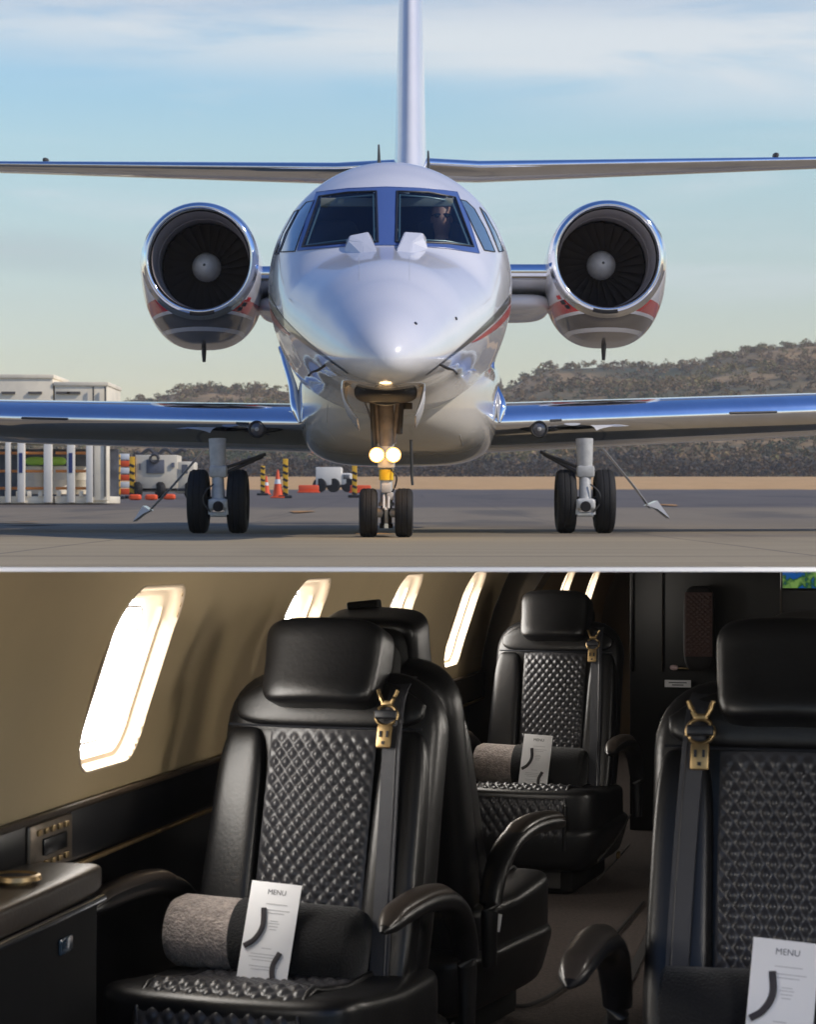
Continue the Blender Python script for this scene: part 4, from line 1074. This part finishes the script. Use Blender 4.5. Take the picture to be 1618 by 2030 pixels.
# floor, right wall, bulkheads
make('cabin_floor', ([C(-1.7, 2.5, FL), C(.75, 2.5, FL), C(.75, 16, FL), C(-1.7, 16, FL)], [(0, 1, 2, 3)]), M['carpet'], kind='structure', smooth=False, angle=None)
make('floor_track', CV(box((-.62, 7.2, FL+.004), (.03, 6, .008), .001)), M['dark'], kind='structure')
make('floor_track', CV(tube(curve([Vector((-.92, 6.55, FL+.01)), Vector((-.86, 6.6, FL+.01)), Vector((-.80, 6.9, FL+.01)), Vector((-.74, 7.8, FL+.01)), Vector((-.70, 8.6, FL+.01))], 30), .006, 8)), M['dark'], kind='structure')
rw = thing('cabin_wall', 'right cabin wall with added glowing windows, outside the photo beside the nearest seat', 'wall', C(.6, 4, -.3))
for c_ in (3.24, 4.75, 6.26, 7.77):
    make('window_pane', CV(box((.553, c_, -.27), (.006, .32, .30), .002)), M['pane_right'], rw)
    make('window_frame', CV(box((.557, c_, -.27), (.006, .38, .36), .002)), M['reveal'], rw)
o = tag(make('cabin_side_panel', CV(box((.60, 9.5, -.6), (.08, 12, 1.6), .0)), M['bulk']), 'dark side panel of the cabin behind the nearest seat on the right', 'wall'); trim(o)
bk = thing('aft_bulkhead', 'black lacquer bulkhead behind the far seat with thin vertical edge lines', 'partition', C(-.2, 10.9, FL))
o = make('panel', CV(box((-.205, 10.95, -.6), (1.50, .06, 1.46), .004)), M['bulk'], bk); trim(o)
for l, wd, m_ in ((-.945, .010, 'gloss'), (-.80, .004, 'tan'), (-.24, .010, 'tan')):
    o = make('edge_line', CV(box((l, 10.905, -.25), (wd, .02, .62), .001)), M[m_], bk); trim(o)
o = tag(make('end_bulkhead', CV(box((-.7, 15.6, -.6), (2.4, .06, 1.6), 0)), mat('end_wall', (.20, .13, .06), .5)), 'warm brown end wall seen past the far seat', 'partition'); trim(o)
pl = thing('notice_plate', 'small white notice plate on the black bulkhead', 'sign', C(-.69, 10.85, -.6))
c = CD(1344, 1355, 10.88)
make('plate', CV(box(c, (.125, .008, .035), .002)), M['card'], pl)
for k in range(2): make('text_line', CV(box(c+Vector((0, -.005, .005-.011*k)), (.085-.03*k, .002, .005))), M['ink'], pl)
c = CD(1345, 1323, 10.86)
fl = thing('door_latch', 'small pale latch with a gold handle above the white notice', 'latch', C(c.x, c.y, c.z))
make('knob', CV(cushion(c+Vector((-.02, 0, 0)), (.04, .03, .026), .8)), mat('pink_pearl', (.75, .55, .55), .2), fl)
make('lever', CV(cushion(c+Vector((.035, 0, -.003)), (.08, .018, .010), .8)), M['gold'], fl)

# ---------------------------------------------------------------- seats
def quilt(surf, nu, nv, h, res=8):
    """quilted grid over surf(s, t) -> (point, normal); nu, nv diamonds across and along"""
    gx, gy = int(nu*res), int(nv*res); V = []; Fc = []
    for j in range(gy+1):
        for i in range(gx+1):
            s, t_ = i/gx, j/gy; p, n = surf(s, t_)
            a = abs(math.sin(math.pi*(s*nu+t_*nv))); b_ = abs(math.sin(math.pi*(s*nu-t_*nv)))
            e = min(1, 14*s, 14*(1-s), 14*t_, 14*(1-t_))
            V.append(p+n*(h*(a*b_)**.72*e))
    for j in range(gy):
        for i in range(gx):
            k = j*(gx+1)+i; Fc.append((k, k+1, k+gx+2, k+gx+1))
    return V, Fc
REC = Matrix.Translation((0, -.02, .40)) @ Matrix.Rotation(R(-15), 4, 'X')
def rec(vf): return ([REC @ Vector(v) for v in vf[0]], vf[1])
def back_outline(k, inset=0.0):
    """rounded backrest outline in x, z (z along the recline)"""
    hw, top, r = .266-inset, .735-inset, .14-inset*.5
    pts = [(hw*.97, inset-.03), (hw, .15), (hw, .30), (hw*.995, .42)]
    for i in range(9):
        a = R(90*i/8); pts.append((hw-r+r*math.cos(a)**.9 if i < 8 else hw-r, top-r+r*math.sin(a)**.9))
    pts.append(((hw-r)*.5, top+.006))
    full = pts+[(-x, z) for x, z in pts[::-1]]
    return full
def make_seat(label, mtx, mirror=1, group='quilted black cabin seats', cardtag=None):
    t_ = thing('quilted_armchair', label, 'seat', group=group, matrix=mtx)
    def mk(name, vf, m, parent=None, angle=45):
        if mirror < 0: vf = ([Vector((-v[0], v[1], v[2])) for v in vf[0]], [tuple(f[::-1]) for f in vf[1]])
        return make(name, vf, M[m], parent or t_, angle=angle, world_verts=False)
    mk('pedestal', join([box((0, -.20, .14), (.40, .62, .12), .02)]), 'plastic', angle=30)
    mk('pedestal_panel', box((.0, -.515, .14), (.30, .01, .08), .004), 'gear_dark')
    mk('seat_frame', cushion((0, -.22, .26), (.60, .74, .20), .35, fn=lambda p: Vector((p.x*(1+.1*p.z/.1), p.y, p.z))), 'leather')
    mk('side_trim', tube(curve([(.305, -.55, .22), (.315, -.3, .26), (.315, .05, .33)], 12), .004, 6), 'gear_dark')
    mk('side_trim', tube(curve([(.29, -.50, .14), (.30, -.2, .17), (.30, .1, .20)], 12), .004, 6), 'gear_dark')
    mk('seat_latch', cushion((.318, -.22, .20), (.012, .05, .03), .7), 'gold')
    cu = mk('seat_cushion', cushion((0, -.245, .375), (.60, .66, .17), .30, fn=lambda p: Vector((p.x, p.y, p.z+(.030 if p.z > 0 else 0)*max(0, min(1, (-p.y-.05)/.22))+(.012*(abs(p.x)/.3)**3 if p.z > 0 else 0)))), 'leather')
    def cs(s, t__):
        # over the top of the cushion from the back, round the nose and down
        L = t__*.80; x = (s-.5)*.36
        yb = .02
        if L < .50: y = yb-L; z = .466+.030*max(0, min(1, (-(y+.245)-.05)/.22)); n = Vector((0, 0, 1))
        else:
            a = min(1, (L-.50)/.16)*math.pi/2; rr = .10
            y = -.485-rr*math.sin(a); z = .496-rr+rr*math.cos(a); n = Vector((0, -math.sin(a), math.cos(a)))
            if L > .66: z -= (L-.66)
        y -= 0
        return Vector((x, y, z)), n
    mk('seat_quilt', quilt(cs, 10, 15, .0075), 'leather2', cu, angle=None)
    mk('quilt_piping', join([tube([cs(q, k/24)[0]-cs(q, k/24)[1]*.002 for k in range(25)], .008, 8) for q in (0, 1)]), 'leather', cu)
    # backrest
    rings = []
    for y, ins in ((.075, .12), (.075, .05), (.070, .025), (.05, .006), (.02, 0), (-.02, 0), (-.045, .006), (-.060, .022), (-.066, .05), (-.066, .12)):
        rings.append([Vector((x, y, z)) for x, z in back_outline(0, ins)])
    mk('backrest', rec(loft(rings, True, True, True)), 'leather', angle=60)
    for s in (-1, 1):
        bo = mk('bolster', rec(cushion((s*.199, -.070, .288), (.122, .085, .60), .42, fn=lambda p, s=s: Vector((p.x*(1+.10*(-p.z/.30)), p.y-.012*(-p.z/.30), p.z)))), 'leather')
    mk('yoke', rec(cushion((0, -.064, .650), (.47, .05, .12), .5, fn=lambda p: Vector((p.x*(1-.28*max(0, p.z)/.05), p.y, p.z)))), 'leather')
    mk('seam', rec(tube([(-.238, -.088, .590), (-.12, -.094, .587), (0, -.096, .586), (.12, -.094, .587), (.238, -.088, .590)], .003, 6)), 'seal')
    def bs(s, t__):
        x = (s-.5)*(.262-.0*t__); z = .582-.55*t__
        y = -.086-.012*math.sin(math.pi*s)
        return Vector((x, y, z)), Vector((0, -1, 0))
    mk('back_quilt', rec(quilt(bs, 8.5, 14, .0085)), 'leather2', angle=None)
    # headrest on its stalk
    mk('headrest', rec(cushion((-.005, -.085, .735), (.285, .135, .205), .34, fn=lambda p: Vector((p.x*(1+.04*p.z/.1), p.y-.018*(1-(p.x/.15)**2)*(1 if p.y < 0 else 0)-.02*(-p.z/.1 if p.z < 0 else 0), p.z-.006*(p.x/.14)**2)))), "leather")
    mk('headrest_shell', rec(cushion((0, .012, .725), (.265, .09, .19), .4)), 'plastic')
    mk('headrest_post', rec(box((0, .0, .68), (.12, .03, .10), .01)), 'plastic')
    # armrests: an arched pad on a swan neck
    for s in (-1, 1):
        path = curve([(s*.335, -.50, .622), (s*.335, -.40, .640), (s*.335, -.22, .645), (s*.335, -.06, .622), (s*.335, .04, .56), (s*.335, .09, .46), (s*.335, .09, .32)], 36)
        rr = [(.022+.013*math.sin(math.pi*min(1, (i+1)/16)*.5))*min(1, math.sqrt(max(.02, (i+.1)/3.5))) for i in range(37)]
        rr = [r*(1 if i < 22 else 1-.02*(i-22)) for i, r in enumerate(rr)]
        ar_ = mk('armrest', tube(path, rr, 24, up=(0, 0, 1), flat=.74), 'leather')
        tp = [p+Vector((0, 0, .016-.012*max(0, (4-i)/4)-.010*max(0, (i-14)/5))) for i, p in enumerate(path[1:20])]
        mk('arm_pad', tube(tp, [r*(.88-.3*max(0, (i-14)/5)) for i, r in enumerate(rr[1:20])], 20, up=(0, 0, 1), flat=.62), 'armtop', ar_)
    # shoulder belt with buckle
    sb = [(.20, -.122, .03), (.195, -.126, .2), (.188, -.126, .4), (.180, -.120, .56), (.176, -.105, .64), (.172, -.07, .69), (.165, .0, .73)]
    V, Fc = [], []
    pp_ = curve(sb, 40)
    for p in pp_: V += [p+Vector((-.022, 0, 0)), p+Vector((-.021, -.004, 0)), p+Vector((.021, -.004, 0)), p+Vector((.022, 0, 0))]
    for i in range(40):
        for q in range(4):
            a_, b2 = i*4+q, i*4+(q+1) % 4
            Fc.append((a_, b2, b2+4, a_+4))
    st_ = mk('seat_belt', rec((V, Fc)), 'belt', angle=30)
    mk('belt_stripe', rec(tube([p+Vector((.012, -.004, 0)) for p in pp_[:30]], .0022, 6)), 'leather2', st_)
    bc = Vector((.165, -.132, .610))
    bks = [tube([bc+Vector((.026*math.cos(a), 0, .024*math.sin(a)+.002)) for a in [R(-60+ i*20) for i in range(19)]][:19], .0042, 8),
           box(bc+Vector((0, -.002, -.047)), (.036, .007, .052), .004), box(bc+Vector((0, -.002, .030)), (.028, .007, .012), .003),
           tube(curve([bc+Vector((-.010, -.002, .030)), bc+Vector((-.018, -.003, .045)), bc+Vector((-.024, -.004, .060))], 6), .005, 8), tube(curve([bc+Vector((.010, -.002, .030)), bc+Vector((.018, -.003, .045)), bc+Vector((.024, -.004, .060))], 6), .005, 8)]
    bu = mk('belt_buckle', rec(join(bks)), 'gold', st_)
    mk('buckle_bar', rec(box(bc+Vector((0, -.006, .003)), (.052, .012, .020), .004)), 'seal', bu)
    mk('buckle_slot', rec(join([box(bc+Vector((-.008, -.007, -.042)), (.005, .003, .014)), box(bc+Vector((.008, -.007, -.042)), (.005, .003, .014)), box(bc+Vector((0, -.007, -.062)), (.007, .003, .007))])), 'seal', bu)
    # lap belt end hanging by the cushion
    mk('lap_buckle', join([lathe([(-.006, .012), (-.006, .022), (.006, .022), (.006, .012)], (-.285, -.05, .475), (.3, -1, .3), 20, False, False), lathe([(-.006, .010), (-.006, .019), (.006, .019), (.006, .010)], (-.262, -.06, .462), (1, -.4, .3), 20, False, False)]), 'gold')
    return t_
def smx(l, d, yaw, dz=-.075): return MC @ Matrix.Translation((l, d, FL+dz)) @ Matrix.Rotation(R(yaw), 4, 'Z')
def copy_tree(o, parent=None):
    c_ = o.copy(); COL.objects.link(c_)
    if parent: c_.parent = parent
    for ch in list(o.children): copy_tree(ch, c_)
    return c_
S1 = (-1.165, 5.10, -8)
seat1 = make_seat('black quilted seat nearest the big bright window, with grey and black roll', smx(*S1))
seat3 = copy_tree(seat1); seat3['label'] = 'far quilted seat facing the camera in front of the black bulkhead'; seat3.matrix_world = smx(-1.13, 9.30, -6)
seat2 = copy_tree(seat1); seat2['label'] = 'seat turned away, back to back with the big near seat'; seat2.matrix_world = smx(-1.185, 6.02, 168, -.07)
seat4 = make_seat('large quilted seat cut off by the right edge of the photo', smx(-.085, 4.38, -3, -.045), mirror=-1)
seat5 = copy_tree(seat4); seat5['label'] = 'dim seat whose headrest shows behind the right edge seat'; seat5.matrix_world = smx(-.02, 6.3, 181)
# small dark box, not a lamp, on the back-to-back seat; its white paper label
c = CD(722, 1200, 6.0)
mo = thing('headrest_box', 'small black holder box on top of the turned seat headrest', 'lamp', C(c.x, c.y, c.z))
make('box_head', CV(box(c, (.085, .06, .026), .006, Matrix.Rotation(R(-6), 3, 'Y'))), M['plastic'], mo, angle=30)
make('box_neck', CV(tube([c+Vector((-.03, .01, -.005)), c+Vector((-.055, .03, -.05))], .012, 8)), M['plastic'], mo)
c = CD(973, 1826, 6.0)
tag(make('paper_tag', CV(box(c, (.056, .004, .048), .001, Matrix.Rotation(R(8), 3, 'Y'))), M['card']), 'small white paper tag hanging beside the turned seat', 'tag')
# rolled blankets and menu cards
def roll(mtx, length, label, beige=True, r=.082):
    t_ = thing('rolled_blanket', label, 'blanket', matrix=mtx, group='rolled blankets on the seats')
    h = length/2; sp = -h+.17
    prof_ = lambda a, b_, r0: [(a, .001), (a+.001, r0*.55), (a+.012, r0*.86), (a+.035, r0), (b_, r0)]
    if beige: make('blanket', lathe(prof_(-h, sp+.01, r), (0, 0, 0), (1, 0, 0), 64, False, True), M['wool'], t_, world_verts=False, angle=60)
    make('sleeve', lathe([((sp if beige else -h), r*.98), ((sp if beige else -h)+.008, r*1.04), (h-.03, r*1.05), (h-.008, r*.92), (h, .001)], (0, 0, 0), (1, 0, 0), 64, True, False), M['sleeve'], t_, world_verts=False, angle=60)
    return t_
def seatpt(S, x, y, z): return smx(*S) @ Vector((x, y, z))
def menu(cx, S, label, y=-.29, lean=17, roll_deg=-4, sc=1.0, z=.48):
    mtx = smx(*S) @ Matrix.Translation((cx, y, z)) @ Matrix.Rotation(R(roll_deg), 4, 'Y') @ Matrix.Rotation(R(-lean), 4, 'X')
    t_ = thing('menu_card', label, 'menu', matrix=mtx, group='white menu cards on the seats')
    W, Hh = .118*sc, .262*sc
    make('card', box((0, 0, Hh/2), (W, .0016, Hh), .0004), M['card'], t_, world_verts=False, angle=30)
    fc = bpy.data.curves.new('t', 'FONT'); fc.body = 'MENU'; fc.size = .016*sc; fc.align_x = 'CENTER'; fc.extrude = .0002
    to = bpy.data.objects.new('t', fc); COL.objects.link(to)
    me = bpy.data.meshes.new_from_object(to.evaluated_get(bpy.context.evaluated_depsgraph_get())); bpy.data.objects.remove(to)
    me.transform(Matrix.Translation((.004, -.0012, Hh*.90)) @ Matrix.Rotation(R(90), 4, 'X'))
    link('title', me, M['ink'], t_, world_verts=False)
    rows = []
    for k, (zz_, ww) in enumerate(((.82, .42), (.77, .55), (.745, .35), (.68, .16), (.66, .22), (.635, .18), (.61, .14), (.45, .2), (.40, .6), (.375, .65), (.35, .5), (.30, .58), (.275, .5), (.14, .5), (.12, .4))):
        rows.append(box((.008 if k < 7 else 0, -.0012, Hh*zz_), (W*ww, .0004, .0018)))
    make('text_lines', join(rows), M['inkpale'], t_, world_verts=False)
    for pts in ([(-.052, .118), (-.030, .135), (-.016, .165), (-.020, .205)], [(.050, .020), (.030, .045), (.022, .080), (.034, .112)]):
        make('elastic_loop', tube(curve([(x*sc, -.004, zq*sc) for x, zq in pts], 16), .0062*sc, 8, up=(0, 1, 0), flat=.5), M['elastic'], t_, world_verts=False)
    return t_
for S, lab, lab2 in ((S1, 'rolled blanket with grey end and black sleeve on the near seat', 'white menu card leaning on the near seat roll, between its grey and black parts'), ((-1.13, 9.30, -6), 'rolled blanket with grey end on the far seat', 'white menu card leaning on the roll of the far seat')):
    roll(smx(*S) @ Matrix.Translation((-.055, -.165, .535)) @ Matrix.Rotation(R(2), 4, 'Y'), .47, lab)
    menu(-.02, S, lab2, y=-.30, z=.418, roll_deg=3)
S4 = (-.085, 4.38, -3, -.06)
roll(smx(*S4) @ Matrix.Translation((.02, -.165, .535)), .47, 'all black rolled blanket on the seat at the right edge', beige=False)
menu(.0, S4, 'white menu card at the bottom right corner on the right edge seat', y=-.32, roll_deg=4, sc=1.0, z=.44)
# screen and, built as a solid quilted back, a seat reflection in the bulkhead
c = CD(1585, 1147, 9.8)
mn = thing('wall_screen', 'small screen with green and blue picture at the top right of the cabin', 'screen', C(c.x, c.y, c.z))
make('frame', CV(box(c+Vector((.02, .02, .02)), (.20, .03, .14), .006)), M['gloss'], mn)
ms = bpy.data.materials.new('screen_picture'); ms.use_nodes = True; t = NT(ms.node_tree); b = t.n['Principled BSDF']
g = t.add('ShaderNodeTexCoord'); n1 = t.add('ShaderNodeTexNoise', ins={0: g.outputs['Object'], 'Scale': 16.0, 'Detail': 3.0})
cc = t.ramp(n1.outputs[0], [(.35, (.0, .12, .45)), (.48, (.0, .10, .40)), (.52, (.01, .10, .03)), (.62, (.25, .45, .10))]); t.l.new(cc, b.inputs['Emission Color']); b.inputs['Emission Strength'].default_value = .5
b.inputs['Base Color'].default_value = (.01, .01, .01, 1)
pc = make('picture', CV(box(c+Vector((.02, -.002, .02)), (.18, .008, .12), .001)), ms, mn)
for o in mn.children: trim(o)
c = CD(1385, 1225, 10.7)
dq = thing('seat_reflection', 'dim seat reflection in the black bulkhead, built as a reddish brown quilted back', 'seat', C(c.x, c.y, FL))
def ds_(s, t__): return Vector((c.x+(s-.5)*.13, c.y, c.z+.12-.30*t__)), Vector((0, -1, 0))
make('back_quilt', CV(quilt(ds_, 5, 13, .006, 6)), M['reddish'], dq, angle=None)
make('back_shell', CV(cushion(c+Vector((0, .07, -.05)), (.15, .12, .40), .5)), M['dark'], dq)

# ================================================================== AIR
hz = make('haze', box((0, 199, 29.5), (2410, 1610, 61)), None, angle=None, smooth=False)
hz['kind'] = 'stuff'
mv = bpy.data.materials.new('haze_air'); mv.use_nodes = True; t = NT(mv.node_tree); t.n.clear()
vol = t.add('ShaderNodeVolumePrincipled', ins={'Color': (.93, .93, .92, 1), 'Density': .00042, 'Anisotropy': .0})
t.add('ShaderNodeOutputMaterial', ins={1: vol.outputs[0]})
hz.data.materials.append(mv)
